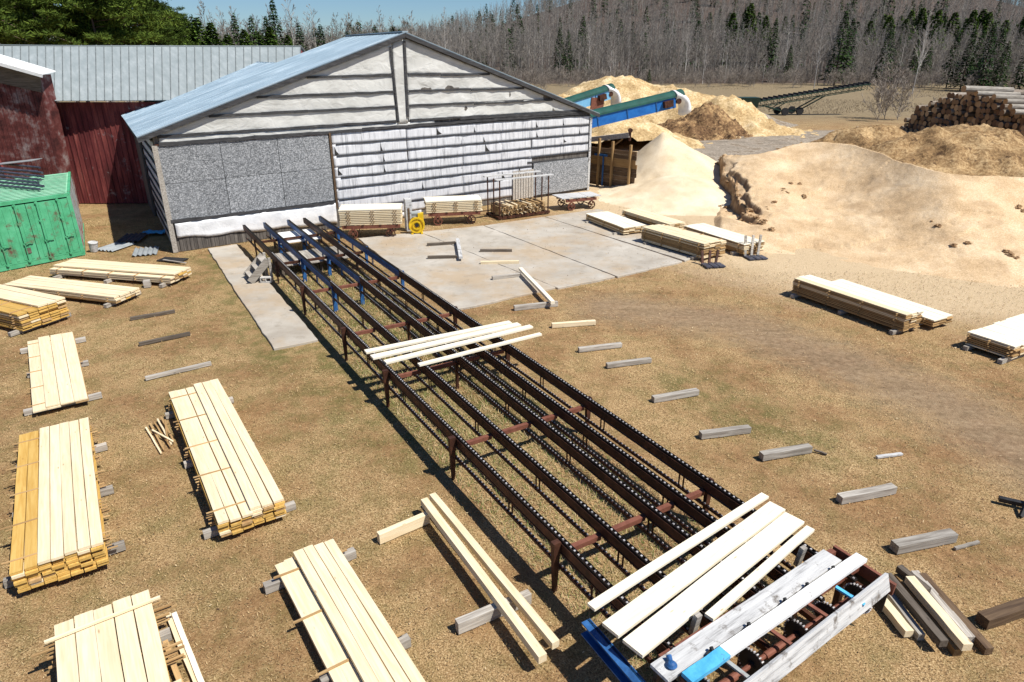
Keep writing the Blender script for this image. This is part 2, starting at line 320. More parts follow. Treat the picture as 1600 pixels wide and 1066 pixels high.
GRAV = mat_saw('grey_gravel', ((0.14,0.115,0.085),(0.30,0.255,0.20),(0.50,0.44,0.36)), (0.16,0.115,0.07), 0.5, 0.52, 5, 0.2)

# ------------------------------------------------------------------ ground: one sheet to the horizon, flat yard, meadow, wooded hill
def hill(x, y):
    t = x / max(y, 1.0)
    hm = np.interp(t, [-0.9,-0.30,-0.17,-0.02,0.10,0.25,0.45,0.60,0.75,1.1], [0,0,9,26,44,58,60,48,30,26])
    s = min(max((y - 215) / 330.0, 0), 1); s = s*s*(3-2*s)
    return hm * s
def seg_d(px, py, pts):
    best = np.full(np.shape(px), 1e9)
    for (ax, ay), (bx, by) in zip(pts[:-1], pts[1:]):
        dx, dy = bx-ax, by-ay; t = np.clip(((px-ax)*dx + (py-ay)*dy)/(dx*dx+dy*dy), 0, 1)
        best = np.minimum(best, np.hypot(px-ax-t*dx, py-ay-t*dy))
    return best
gx = np.concatenate([-np.geomspace(1600, 32, 45), np.arange(-30, 46, 0.6), np.geomspace(47, 1800, 50)])
gy = np.concatenate([[-60, -20, -5], np.arange(0, 70, 0.6), np.geomspace(71, 2500, 85)])
GX, GY = np.meshgrid(gx, gy); GZ = np.zeros_like(GX)
for i in range(GX.shape[0]):
    for j in range(GX.shape[1]):
        x, y = GX[i, j], GY[i, j]
        if y > 215: GZ[i, j] = hill(x, y)
        if y > 60: GZ[i, j] += 0.25*noise.noise((x*0.03, y*0.03, 0)) * min((y-60)/40, 1)
        elif abs(x) < 46 and y > 0: GZ[i, j] = 0.025*noise.noise((x*0.5, y*0.5, 3)) - 0.02
track = [tuple(W(*p)[:2]) for p in ((1700,760),(1500,640),(1330,570),(1150,505),(960,480))]
rd = [tuple(W(*p)[:2]) for p in ((1650,218),(1400,212),(1230,212),(1080,240))]
td = [tuple(W(*p)[:2]) for p in ((1010,150),(930,128),(850,118))]
m_saw = np.clip(1.25 - seg_d(GX, GY, [tuple(W(*p)[:2]) for p in ((1650,440),(1400,425),(1200,385),(1040,325),(960,300))])/7.5, 0, 1)
m_saw = np.maximum(m_saw, np.clip(1.0 - seg_d(GX, GY, [tuple(W(*p)[:2]) for p in ((1000,215),(1100,200),(1020,260))])/12, 0, 1))
m_dirt = np.clip(1.15 - seg_d(GX, GY, track)/2.6, 0, 1); m_dirt = np.maximum(m_dirt, np.clip(1.4 - seg_d(GX, GY, rd)/7, 0, 1))
m_dirt = np.maximum(m_dirt, np.clip(1.3 - seg_d(GX, GY, td)/6, 0, 1))
m_grn = np.clip(1.1 - seg_d(GX, GY, [tuple(W(*p)[:2]) for p in ((700,640),(560,520),(500,470))])/3.5, 0, 0.8)
m_grn = np.maximum(m_grn, np.clip(1.0 - seg_d(GX, GY, [tuple(W(*p)[:2]) for p in ((330,400),(380,470),(430,560))])/1.2, 0, 0.8))
m_grn = np.maximum(m_grn, 0.45*np.clip((GY-85)/30, 0, 1)*(GY < 260))
m_dirt = np.maximum(m_dirt, 0.30*np.clip((GY-90)/40, 0, 1))
m_grn = np.maximum(m_grn, np.clip(1.0 - seg_d(GX, GY, [tuple(W(*p)[:2]) for p in ((1120,620),(1070,600),(1260,690))])/1.3, 0, 0.6))
m_grn = np.maximum(m_grn, 0.16*np.clip((1.5-GX)/5, 0, 1)*(GY < 40))
nx, ny = len(gx), len(gy); idx = np.arange(nx*ny).reshape(ny, nx)
fc = np.stack([idx[:-1,:-1], idx[:-1,1:], idx[1:,1:], idx[1:,:-1]], -1).reshape(-1, 4)
g = np_mesh('ground', np.stack([GX, GY, GZ], -1).reshape(-1, 3), fc, GROUND, smooth=True, col=np.stack([m_saw, m_dirt, m_grn], -1).reshape(-1, 3))
tag(g, kind='structure')

# concrete yard slabs with open joints between them
def slab(px, name, z=0.05):
    P0_ = [W(*p) for p in px]; P = []; r = random.Random(3)
    for a, b in zip(P0_, P0_[1:]+P0_[:1]):
        n = max(int((b-a).length/.35), 1); nn_ = Vector((-(b-a).y, (b-a).x, 0)).normalized()
        for i in range(n): P.append(a.lerp(b, i/n) + nn_*(r.uniform(-.022,.022) if i else 0))
    mb = MB().prism([tuple(p[:2]) for p in P], -0.1, z)
    return tag(mb.build(name, CONC, bevel=0.01), kind='structure')
slab(((325,390),(371,383),(372,386),(497,533),(428,547)), 'concrete_path')
JO = 1.2
slab(((560,374),(655,364),(868,451),(742,480),(700,487)), 'concrete_yard')
slab(((657,364),(755,354),(961,434),(872,452)), 'concrete_yard')
slab(((757,354),(850,340),(1066,410),(965,434)), 'concrete_yard')
slab(((852,340),(935,328),(1010,350),(1120,388),(1070,409)), 'concrete_yard')

# straw tufts and grass blades, uncountable
def straws(name, n, region, label, kindmats, hmin=0.015, hmax=0.052, seed=1, dens=None):
    r = np.random.default_rng(seed); pts = []
    x0, x1, y0, y1 = region
    X = r.uniform(x0, x1, n); t = r.uniform(0, 1, n); Y = y0*(y1/y0)**t
    keep = np.ones(n, bool)
    a = 880*0.75
    keep &= np.abs(X) < (Y*0.86 + 3)
    if dens is not None: keep &= dens(X, Y, r)
    X, Y = X[keep], Y[keep]; n = len(X); ang = r.uniform(0, 2*np.pi, n); tilt = r.uniform(0.6, 1.52, n); h = r.uniform(hmin, hmax, n)*(1+Y/30); wd = r.uniform(0.002, 0.0042, n)*(1+Y/14)
    dx, dy = np.cos(ang), np.sin(ang); L = h
    base = np.stack([X, Y, np.zeros(n)], 1); side = np.stack([-dy*wd, dx*wd, 0*wd], 1)
    tip = base + np.stack([dx*L*np.sin(tilt), dy*L*np.sin(tilt), L*np.cos(tilt)], 1)
    V = np.stack([base-side, base+side, tip], 1).reshape(-1, 3); Fc = np.arange(3*n).reshape(-1, 3)
    o = np_mesh(name, V, Fc, kindmats, mi=r.integers(0, len(kindmats), n)); tag(o, label, 'grass', kind='stuff'); return o
def blade(name, c):
    m, t, b = newmat(name, 0.8, 0, 0.2); b.inputs['Base Color'].default_value = (*c, 1); return m
ST = [blade('straw_pale', (0.54,0.40,0.21)), blade('straw_tan', (0.42,0.275,0.13)), blade('straw_brown', (0.15,0.08,0.035)), blade('straw_olive', (0.25,0.20,0.09))]
GR = [blade('grass_green', (0.10,0.15,0.03)), blade('grass_olive', (0.20,0.21,0.07)), blade('grass_straw', (0.45,0.36,0.20))]
CP0 = Vector((1.3735, 7.2232, 0)); CA = R(31.13)
CUX = Vector((math.cos(CA), math.sin(CA), 0)); CUY = Vector((-math.sin(CA), math.cos(CA), 0))
def in_slab(X, Y):
    a = seg_d(X, Y, [tuple(W(360,400)[:2]), tuple(W(462,538)[:2])]) < 1.25
    P = [W(*p) for p in ((560,374),(742,480),(1066,410),(1120,388),(935,328))]; ins = np.ones(X.shape, bool)
    for p, q in zip(P, P[1:]+P[:1]): ins &= ((q.x-p.x)*(Y-p.y) - (q.y-p.y)*(X-p.x)) > 0
    return a | ins
straws('dry_grass', 330000, (-30, 34, 4.5, 34), 'short dry straw coloured grass covering the lumber yard', ST, dens=lambda X, Y, r: ~in_slab(X, Y) & ~((Y > 25) & (X > 9)) & (seg_d(X, Y, track) > 1.6*r.uniform(0.3,1,len(X))))
def den2(X, Y, r):
    lx = (X-CP0.x)*CUX.x + (Y-CP0.y)*CUX.y; ly = (X-CP0.x)*CUY.x + (Y-CP0.y)*CUY.y
    return (lx > -0.1) & (lx < 3.4) & (ly > -1) & (ly < 24)
def straws_far(name, n, label, mats, seed):
    r = np.random.default_rng(seed); px = r.uniform(740, 1660, n); Y = 86*(205/86)**r.random(n); X = (px-800)/1050*(Y*math.cos(TH)+CAM_H*math.sin(TH)); k_ = noise_mask(X, Y); X, Y = X[k_], Y[k_]; n = len(X)
    a = r.uniform(0,6.28,n); h = r.uniform(.10,.32,n); wd = r.uniform(.02,.05,n); B = np.stack([X,Y,np.zeros(n)-.05],1); sd = np.stack([np.cos(a)*wd, np.sin(a)*wd, 0*wd],1); T = B+np.stack([r.normal(0,.15,n), r.normal(0,.15,n), h],1)
    return tag(np_mesh(name, np.stack([B-sd,B+sd,T],1).reshape(-1,3), np.arange(3*n).reshape(-1,3), mats, mi=r.integers(0,len(mats),n)), label, 'grass', kind='stuff')
def noise_mask(X, Y): return np.array([noise.noise((x*.05, y*.03, 2)) > .02 for x, y in zip(X, Y)]) & (seg_d(X, Y, rd) > 7)
straws_far('meadow_grass', 42000, 'tall dry brown grass across the meadow before the forest', [blade('reed_brown', (0.22,0.17,0.11)), blade('reed_pale', (0.38,0.31,0.21)), blade('reed_dark', (0.13,0.10,0.07))], 12)
straws('weeds', 220000, (-14, 6, 5.5, 31), 'pale dead weeds and green tufts growing under the lumber conveyor', GR + [ST[0], ST[1]], 0.04, 0.14, 5, den2)

def debris(name, label, n, seed, spots, mats, smin, smax, z=.012):
    r = np.random.default_rng(seed); X, Y = [], []
    for (px, py, rad, k) in spots:
        c = W(px, py); X.append(c.x + r.normal(0, rad, int(n*k))); Y.append(c.y + r.normal(0, rad, int(n*k)))
    X, Y = np.concatenate(X), np.concatenate(Y); m = Y > 4.5; X, Y = X[m], Y[m]; n = len(X); a = r.uniform(0, 6.28, n); L = r.uniform(smin, smax, n)*r.uniform(.4,1,n); wd = L*r.uniform(.15,.6,n); zz = np.where(in_slab(X, Y), .056, z)
    dx, dy = np.cos(a), np.sin(a); C = np.stack([X, Y, zz], 1); u = np.stack([dx*L/2, dy*L/2, r.uniform(0,.3,n)*L], 1); v = np.stack([-dy*wd/2, dx*wd/2, 0*wd], 1)
    V = np.stack([C-u-v, C+u-v*.7, C+u*.8+v, C-u*1.1+v*.6], 1).reshape(-1, 3); V[:,2] = np.maximum(V[:,2], .003)
    return tag(np_mesh(name, V, np.arange(4*n).reshape(-1,4), mats, mi=r.integers(0, len(mats), n)), label, 'debris', kind='stuff')
CHM = [blade('chip_pale', (0.66,0.52,0.32)), blade('chip_tan', (0.42,0.29,0.15)), blade('chip_brown', (0.10,0.06,0.035))]
debris('wood_litter', 'small pale and brown bits of wood and bark littering the yard', 5200, 9, ((700,700,9,.35),(300,800,5,.15),(1200,700,7,.3),(1000,900,3,.1),(560,430,3,.1),(1400,900,3,.1)), CHM, .010, .045)
debris('sawdust_litter', 'loose chips scattered at the foot of the sawdust and along the slab', 9000, 10, ((1000,320,2.6,.35),(1120,400,3,.25),(1300,450,4,.25),(800,360,3,.1),(640,375,1.6,.05)), CHM[:2]+[CHM[2]], .015, .08)

# ------------------------------------------------------------------ main shed with striped front
BL = Vector((-14.367, 27.915, 0)); U = Vector((0.8008, 0.5990, 0)); S = Vector((-0.511, 0.860, 0)).normalized()
NN = Vector((U.y, -U.x, 0))                                    # out of the front wall
WL, DEP = 23.76, 8.0
def SH(a, b, z): return U*a + S*b + Vector((0, 0, z))
RA, RZ, EZ = 11.55, 8.72, 4.78                                 # ridge along front, ridge height, eave height
def roofz(a): return (EZ + (RZ-EZ)*(a+0.58)/(RA+0.58)) if a < RA else (RZ + (4.50-RZ)*(a-RA)/(24.35-RA))
shed = thing('striped_shed', 'large low gabled shed with white battened panels across its front', 'shed', BL)
def sheet(parent, name, mat, top, bot, a0, a1, off=0.0, n=60, mz=10, amp=0.03, sc=1.4, drop=0, seed=0.0, base='front'):
    """a hung sheet on the front wall between heights bot(a) and top(a), rippled, 12 mm thick"""
    V = []; n = max(int((a1-a0)*6), 6)
    for j in range(mz+1):
        for i in range(n+1):
            a = a0 + (a1-a0)*i/n; z0, z1 = bot(a), top(a); z = z0 + (z1-z0)*j/mz
            d = off + amp*noise.noise((a*sc+seed, z*sc*1.4, seed)) + amp*0.6*noise.noise((a*4+seed, z*2.2, seed+5))
            V.append(U*a + NN*d + Vector((0,0,z)) if base == 'front' else S*a - U*d + Vector((0,0,z)))
    fs = [(j*(n+1)+i, j*(n+1)+i+1, (j+1)*(n+1)+i+1, (j+1)*(n+1)+i) for j in range(mz) for i in range(n)]
    mb = MB().add(V, fs); o = mb.build(name, mat, parent, smooth=True)
    s = o.modifiers.new('thick', 'SOLIDIFY'); s.thickness = 0.012; s.offset = -1; return o
# body walls (boards behind the sheets)
mb = MB()
wt = 0.12
def wallpoly(pts, nrm):
    k = len(pts); q = [p - nrm*wt for p in pts]
    mb.add(pts + q, [tuple(range(k)), tuple(range(2*k-1, k-1, -1))] + [((i+1) % k, i, k+i, k+(i+1) % k) for i in range(k)])
wallpoly([SH(0,0,0), SH(WL,0,0), SH(WL,0,roofz(WL)-0.16), SH(RA,0,RZ-0.2), SH(0,0,roofz(0)-0.16)], NN)
wallpoly([SH(0,DEP,0), SH(0,0.13,0), SH(0,0.13,roofz(0)-0.2), SH(0,DEP,roofz(0)-0.2)], -U)
wallpoly([SH(WL,0.13,0), SH(WL,DEP,0), SH(WL,DEP,roofz(WL)-0.2), SH(WL,0.13,roofz(WL)-0.2)], U)
wallpoly([SH(WL-.13,DEP,0), SH(.13,DEP,0), SH(.13,DEP,roofz(0)-0.2), SH(RA,DEP,RZ-0.25), SH(WL-.13,DEP,roofz(WL)-0.2)], -NN)
mb.build('wall', EARTHWD, shed)
# white panels on the right two thirds, in courses between battens
zb = [0.30, 0.81, 1.31, 1.85, 2.35, 2.85, 3.37, 3.90, 4.42]
for i in range(len(zb)-1):
    z0, z1 = zb[i], zb[i+1]
    a1 = WL if z0 >= 1.9 else 19.3
    edges = [7.45, 11.3, 14.6, 17.2, 19.2, 21.6, WL] if i >= 4 else [7.45, 11.3, 14.6, 17.0, 19.3]
    for e0, e1 in zip(edges[:-1], edges[1:]):
        j = random.uniform(-0.1, 0.1) if e0 > 8 else 0
        sheet(shed, 'white_panel', FOIL, (lambda a, z1=z1: z1), (lambda a, z0=z0: z0), e0+j+0.01, min(e1+0.04, WL), 0.035+0.004*(i % 2), mz=4, amp=0.012, seed=i*3.1+e0)
sheet(shed, 'white_panel', FOIL, lambda a: 0.31, lambda a: 0.02, 7.5, 12.0, 0.02, mz=2, amp=0.01, seed=2)
def batten(a0, z0, a1, z1, wdt=0.050, off=0.055, parent=shed, mat=BLKWOOD, th=0.035):
    m = MB(); n = max(int(abs(a1-a0)/0.6), 1); pa = None
    for i in range(n+1):
        t = i/n; a = a0+(a1-a0)*t; z = z0+(z1-z0)*t + (0.012*math.sin(a*5.3+z0*7)+0.01*math.sin(a*13)) * (1 if 0 < i < n else 0)
        p = SH(a, 0, z) + NN*off
        if pa is not None: m.beam(pa, p, th, wdt*random.uniform(0.85,1.15), up=Vector((0,0,1)))
        pa = p
    return m.build('batten', mat, parent)
for i, z in enumerate(zb[1:]):
    e = WL-0.02 if z > 2.2 else (19.35 if z > 1 else 18.0)
    zz = z
    splits = [7.5+random.uniform(0,.3), 12.6+random.uniform(-1,1), 17.8+random.uniform(-.8,.6), e]
    for s0, s1 in zip(splits[:-1], splits[1:]):
        if s1-s0 > 0.3: batten(s0+0.01, zz+random.uniform(-.012,.012), s1, zz+random.uniform(-.012,.012))
batten(19.0, 2.08, WL-0.3, 1.98, 0.10)
# gable tarps
gb = lambda a: 4.66 + 0.012*a if a < 11 else 4.80 - 0.015*(a-11)
rows = [4.74, 5.42, 6.09, 6.84]
def gtop(a): return roofz(a) - 0.24
def part_sheet(a0, a1, zlo, zhi, seed):
    # clip to roofline: choose a-range where the roof is above zlo
    aa = [a0 + (a1-a0)*i/200 for i in range(201)]; ok = [a for a in aa if gtop(a) > zlo+0.03]
    if not ok: return
    sheet(shed, 'gable_tarp', TARP, lambda a: min(zhi, gtop(a)), lambda a: zlo, ok[0], ok[-1], 0.03, mz=8, amp=0.05 if a0 > 10 else 0.028, sc=1.1, seed=seed)
for i, z in enumerate(rows):
    zh = rows[i+1] if i < 3 else 9
    part_sheet(0.15, 10.88, z, zh, 3+i); part_sheet(11.55, WL-0.15, z+0.02, zh+0.02 if i < 3 else 9, 13+i)
sheet(shed, 'gable_tarp', TARP, lambda a: gtop(a), lambda a: 4.62, 10.9, 11.5, 0.05, mz=14, amp=0.02, seed=31)
sheet(shed, 'gable_tarp', TARP, lambda a: 4.69, lambda a: 4.44, 0.2, 13.0, 0.05, mz=3, amp=0.02, seed=37)
for i, z in enumerate(rows):
    la = next(a/50 for a in range(0, 600) if gtop(a/50) > z+0.03); ra = next(a/50 for a in range(1188, 500, -1) if gtop(a/50) > z+0.03)
    sp = random.uniform(0.35, 0.55)
    m = la+(10.85-la)*sp; batten(la, z, m, z+0.02, 0.10, 0.08); batten(m+.01, z+0.01, 10.85, z+0.03, 0.10, 0.085)
    m = 11.6+(ra-11.6)*sp; batten(11.62, z+0.03, m, z+0.02, 0.10, 0.085); batten(m+.01, z-0.03, ra, z-0.02, 0.10, 0.08)
def vbat(a0, z0, a1, z1, wd=0.09):
    MB().beam(SH(a0,0,z0)+NN*0.10, SH(a1,0,z1)+NN*0.10, wd, 0.035, up=NN).build('batten', BLKWOOD, shed)
vbat(10.78, 8.10, 10.95, 4.70); vbat(11.52, 8.35, 11.48, 4.92, 0.12)
batten(0.15, 4.45, 9.0, 4.47, 0.14, 0.09); batten(9.02, 4.50, WL-.1, 4.58, 0.13, 0.085); batten(14.5, 4.70, WL-.2, 4.62, 0.10, 0.10)
# big chip board panel, its frame, hanging plastic skirt, base boards
for i in range(3):
    for j in range(2):
        m = MB()
        a0 = 0.05+i*2.44; a1 = min(a0+2.43, 7.30); z0 = 1.34+j*1.53; z1 = min(z0+1.525, 4.38)
        m.box(SH((a0+a1)/2, 0, (z0+z1)/2)+NN*(0.045+0.003*((i+j) % 2)), (a1-a0-.012, 0.02, z1-z0-.012), Matrix.Rotation(math.atan2(U.y, U.x), 3, 'Z')); m.build('chip_board_panel', OSB, shed)
m = MB()
m.box(SH(21.55,0,1.08)+NN*0.085, (4.25,0.02,1.84), Matrix.Rotation(math.atan2(U.y,U.x),3,'Z')); m.build('chip_board_panel', OSB, shed)
MB().beam(SH(7.37,0,4.45)+NN*0.09, SH(7.37,0,0.95)+NN*0.09, 0.10, 0.05, up=NN).build('trim_board', BRNW, shed)
batten(0.02, 1.32, 7.3, 1.24, 0.13, 0.09)
batten(0.0, 4.42, 7.4, 4.42, 0.07, 0.07, mat=RUST)
sheet(shed, 'plastic_skirt', CLOTH, lambda a: 1.22, lambda a: 0.60-0.05*a+0.04*math.sin(a*3), 0.15, 7.3, 0.10, mz=6, amp=0.05, seed=50)
MB().beam(SH(0,0,4.4)+NN*0.07-U*.02, SH(0,0,0)+NN*0.07-U*.02, 0.20, 0.05, up=NN).build('corner_board', GREYW, shed)
MB().beam(SH(WL,0,4.3)+NN*0.09, SH(WL,0,0)+NN*0.09, 0.16, 0.05, up=NN).build('corner_board', WHITEW, shed)
m = MB(); a = 0.2
while a < 7.2:
    wd = random.uniform(0.13, 0.2); m.beam(SH(a+wd/2,0,0)+NN*0.03, SH(a+wd/2,0,1.25)+NN*0.03, wd-0.015, 0.03, up=NN); a += wd
m.build('skirt_board', EARTHWD, shed)
m = MB(); a = 18.0
while a < 19.4:
    m.beam(SH(a,0,0.1)+NN*0.11, SH(a,0,1.7)+NN*0.11, 0.15, 0.02, up=NN); a += 0.19
m.build('loose_board', GREYW, shed)
# torn corners where the dark boards show through
rv = random.Random(21); HOLE = noisy('dark_gap', [(0.3,(0.012,0.012,0.012)),(0.7,(0.05,0.048,0.045))], 5, 4, 0.9)
for a_, z_, w_, h_ in ((9.9,3.42,.12,.45),(10.0,2.9,.1,.4),(10.0,2.4,.1,.42),(13.1,3.98,.3,.36),(15.4,3.95,.1,.3),(16.1,2.92,.3,.40),(16.0,3.40,.12,.3),(19.6,3.95,.15,.34),(19.65,3.42,.12,.3),(21.6,3.95,.1,.3),(21.7,3.0,.22,.2),(17.2,1.36,.22,.42),(18.4,1.2,.45,.7),(7.55,3.4,.2,.4),(7.6,2.5,.22,.36),(12.1,1.35,.1,.4),(22.9,3.4,.1,.3)):
    m = MB(); pts = [(0,0),(w_,rv.uniform(0,.05)),(w_*.35,h_*.5),(rv.uniform(0,.03),h_)]
    f_ = [SH(a_+p[0],0,z_+p[1])+NN*.058 for p in pts]; b_ = [p+NN*-.01 for p in f_]
    m.add(f_+b_, [(0,1,2,3),(7,6,5,4),(0,4,5,1),(1,5,6,2),(2,6,7,3),(3,7,4,0)]); m.build('torn_patch', HOLE, shed)
# left side wall sheets and battens
for i in range(9):
    z0 = 0.1 + i*0.5; z1 = min(z0+0.5, 4.65)
    sheet(shed, 'white_panel', FOIL, lambda a: z1, lambda a: z0, 0.2, DEP-0.1, 0.03, mz=2, amp=0.02, seed=70+i, base='side')
    pts = [S*(0.2+(DEP-0.4)*t/8) - U*0.07 + Vector((0,0,z1+random.uniform(-.015,.015))) for t in range(9)]; mm = MB()
    for p, q in zip(pts[:-1], pts[1:]): mm.beam(p, q, 0.035, 0.11)
    mm.build('batten', BLKWOOD, shed)
# roof: two ribbed metal slopes, fascia, rafters
def ribbed(parent, name, c00, c10, c11, c01, mat, rib=0.42, th=0.03, seam=None):
    """slope from eave edge c00-c10 up to ridge edge c01-c11 with standing ribs running up the slope; a local frame keeps texture along ribs"""
    e = (c10-c00); up = (c01-c00); o = c00; x = up.normalized(); zn = (e.cross(up)).normalized()
    if zn.z < 0: zn = -zn
    y = zn.cross(x); M = Matrix((x, y, zn)).transposed()
    inv = M.transposed(); L = lambda p: inv @ (p - o)
    q = [L(c00), L(c10), L(c11), L(c01)]; mbb = MB()
    mbb.add([(p.x, p.y, 0) for p in q] + [(p.x, p.y, -th) for p in q], [(0,1,2,3),(7,6,5,4),(1,0,4,5),(2,1,5,6),(3,2,6,7),(0,3,7,4)])
    n = int(e.length/rib)
    for i in range(n+1):
        t = i/n; A = q[0].lerp(q[1], t); B = q[3].lerp(q[2], t); A.z = B.z = 0.012
        mbb.beam(A, B, 0.035 if seam is None else 0.045, 0.024, mi=0 if seam is None else 1)
    ob = mbb.build(name, mat if seam is None else [mat, seam], parent); ob.matrix_local = Matrix.Translation(o) @ M.to_4x4(); return ob
b0, b1 = -0.20, DEP+0.2
ribbed(shed, 'roof_slope', SH(-0.58,b0,EZ), SH(-0.58,b1,EZ), SH(RA,b1,RZ), SH(RA,b0,RZ), ROOFB)
ribbed(shed, 'roof_slope', SH(24.35,b0,4.50), SH(24.35,b1,4.50), SH(RA,b1,RZ), SH(RA,b0,RZ), ROOFB)
MB().beam(SH(RA,b0-0.02,RZ+0.03), SH(RA,b1,RZ+0.03), 0.30, 0.05).build('ridge_cap', ROOFB, shed)
for (aa, za, bb_, zb_) in ((-0.58,EZ,RA,RZ),(24.35,4.50,RA,RZ)):
    A = SH(aa,b0-0.03,za-0.13); B = SH(bb_,b0-0.03,zb_-0.13); MB().beam(A, B, 0.035, 0.17, up=Vector((0,0,1))).build('fascia', BLKWOOD, shed)
    A = SH(aa,b0+0.11,za-0.09); B = SH(bb_,b0+0.11,zb_-0.09); MB().beam(A, B, 0.18, 0.04, up=Vector((0,0,1))).build('soffit', DARKW, shed)
MB().beam(SH(-0.56,b0,EZ-0.09), SH(-0.56,b1,EZ-0.09), 0.03, 0.14).build('fascia', BLKWOOD, shed)
# lower rear wing behind
wing = thing('rear_wing', 'lower gabled wing with blue grey metal roof behind the striped shed', 'building', BL)
def WP(p): return p - BL
def pxof(p): q = p + BL; return 800+F*q.x/(q.y*math.cos(TH)+(CAM_H-q.z)*math.sin(TH))
we0 = SH(-0.57, DEP+0.21, 4.77); we1 = WP(W(185,175.3,4.74))
aw = min((q*.05 for q in range(60, 230)), key=lambda q: abs(pxof(SH(q, DEP+.21, roofz(q)))-432)); wr0 = SH(aw, DEP+0.21, roofz(aw)+.02)
lw = min((q*.1 for q in range(10, 200)), key=lambda q: abs(pxof(wr0+S*q)-375)); wr1 = wr0 + S*lw; wr1.z += .12
ribbed(wing, 'roof_slope', we0, we1, wr1, wr0, ROOFB)
wq0 = wr0 + (wr0-we0); wq0.z = 4.7; wq1 = wr1 + (wr1-we1); wq1.z = 4.7
ribbed(wing, 'roof_slope', wq0, wq1, wr1, wr0, ROOFB)
mm = MB(); k0 = Vector((0,0,0.12)); fl = [we0, we1, wr1, wq1, wq0, wr0]
IN = U*0.4
v = [we0+IN-k0, we1+IN-k0, Vector((we1.x+IN.x, we1.y+IN.y, 0)), Vector((we0.x+IN.x, we0.y+IN.y, 0))]
mm.add(v, [(0,1,2,3)])
mm.add([we1+IN-k0, wr1-k0, wq1-IN-k0, Vector((wq1.x-IN.x,wq1.y-IN.y,0)), Vector((we1.x+IN.x,we1.y+IN.y,0))], [(0,1,2,3,4)])
mm.add([wq0-IN-k0, wq1-IN-k0, Vector((wq1.x-IN.x,wq1.y-IN.y,0)), Vector((wq0.x-IN.x,wq0.y-IN.y,0))], [(3,2,1,0)])
wo = mm.build('wall', EARTHWD, wing); sm = wo.modifiers.new('t','SOLIDIFY'); sm.thickness = 0.1

# ------------------------------------------------------------------ red barn at the left with long grey roof
barn = thing('red_barn', 'long red board barn with pale grey metal roof', 'barn', (-24, 37.6, 0))
bo = Vector((-24, 37.6, 0))
fA, fB = Vector((-52,37.0,0))-bo, Vector((-16.5,38.3,0))-bo; fB2 = Vector((-14.0,44.5,0))-bo
e0 = D(-60,158.5,37.0)-bo; e1 = D(300,155.5,38.0)-bo
r0 = D(-60,70.5,45.5)-bo; r1 = D(470,75.8,46.5)-bo
ex = D(330,155.5,38.0)-bo
e1 = D(470,155,38.2)-bo
SEAM = noisy('dark_roof_seam', [(0.3,(0.10,0.115,0.115)),(0.7,(0.20,0.22,0.22))], 2, 5, 0.6)
ribbed(barn, 'roof_slope', e0, e1, r1, r0, ROOFG, rib=0.42, seam=SEAM)
back0, back1 = Vector((r0.x, r0.y+8, 5)), Vector((r1.x, r1.y+8, 5))
ribbed(barn, 'roof_slope', back0, back1, r1, r0, ROOFG, rib=0.9)
m = MB().beam(r0+Vector((0,0,.03)), r1+Vector((0,0,.03)), 0.3, 0.05); m.build('ridge_cap', ROOFG, barn)
mbx = MB()
x = fA.x
while x < e1.x-0.3:                                            # vertical boards with battens over the joints
    wd = 0.30; y = 0.4+0.03*(x/30)
    mbx.box((x+wd/2, y+random.uniform(-.008,.008), 2.72), (wd-0.012, 0.03, 5.4)); mbx.box((x, y-0.03, 2.72), (0.06, 0.03, 5.4)); x += wd
mbx.build('wall', REDW, barn)
MB().beam(Vector((fA.x,1.0,2.6)), Vector((e1.x,1.0,2.6)), 0.3, 5.1).build('inner_wall', DARKW, barn)
gw = MB(); gw.add([Vector((e1.x,1.2,0)), Vector((e1.x,16,0)), Vector((e1.x,16,5)), r1-Vector((0,0,.1)), Vector((e1.x,1.2,5))], [(0,1,2,3,4)])
gwo = gw.build('end_wall', REDW, barn); sm = gwo.modifiers.new('t','SOLIDIFY'); sm.thickness = 0.1
# ell at far left, rusty peeling front
ell = thing('barn_ell', 'rusty peeling red lean-to with white metal roof edge at far left', 'shed', (-24.6, 36.6, 0))
eo = Vector((-24.6, 36.6, 0))
tR = D(60,112,36.6)-eo; tL = D(-60,78,36.6)-eo
bR = W(100,333)-eo; 
fr = [Vector((tL.x,0,0)), Vector((tR.x-.25,0,0)), Vector((tR.x,0,tR.z-0.15)), Vector((tL.x,0,tL.z-0.15))]
n_ = 26; m = MB()
for i in range(n_):
    a, b = i/n_, (i+1)/n_-0.004; off = -0.02*(i % 2)
    A, B = fr[0].lerp(fr[1], a), fr[0].lerp(fr[1], b); C, Dd = fr[3].lerp(fr[2], b), fr[3].lerp(fr[2], a)
    o_ = Vector((0,off,0)); bk = Vector((0,0.05,0))
    m.add([A+o_, B+o_, C+o_, Dd+o_, A+bk, B+bk, C+bk, Dd+bk], [(0,1,2,3),(7,6,5,4),(0,4,5,1),(1,5,6,2),(2,6,7,3),(3,7,4,0)])
m.build('wall', REDR, ell)
MB().beam(Vector((-3.0,-0.06,5.6)), Vector((-2.2,-0.06,0.2)), 0.02, 0.24, up=Vector((0,-1,0))).build('corner_trim', REDW, ell)
m = MB(); m.add([fr[2]+Vector((.02,0,0)), fr[1]+Vector((.02,0,0)), fr[1]+Vector((0.02,.9,0)), fr[2]+Vector((.02,.9,0))], [(0,1,2,3)])
o = m.build('side_wall', REDR, ell); sm = o.modifiers.new('t','SOLIDIFY'); sm.thickness = 0.06
rL, rR = tL+Vector((0,-0.6,0)), tR+Vector((0.55,-0.6,-0.14))
m = MB(); up = Vector((0,0,0.05))
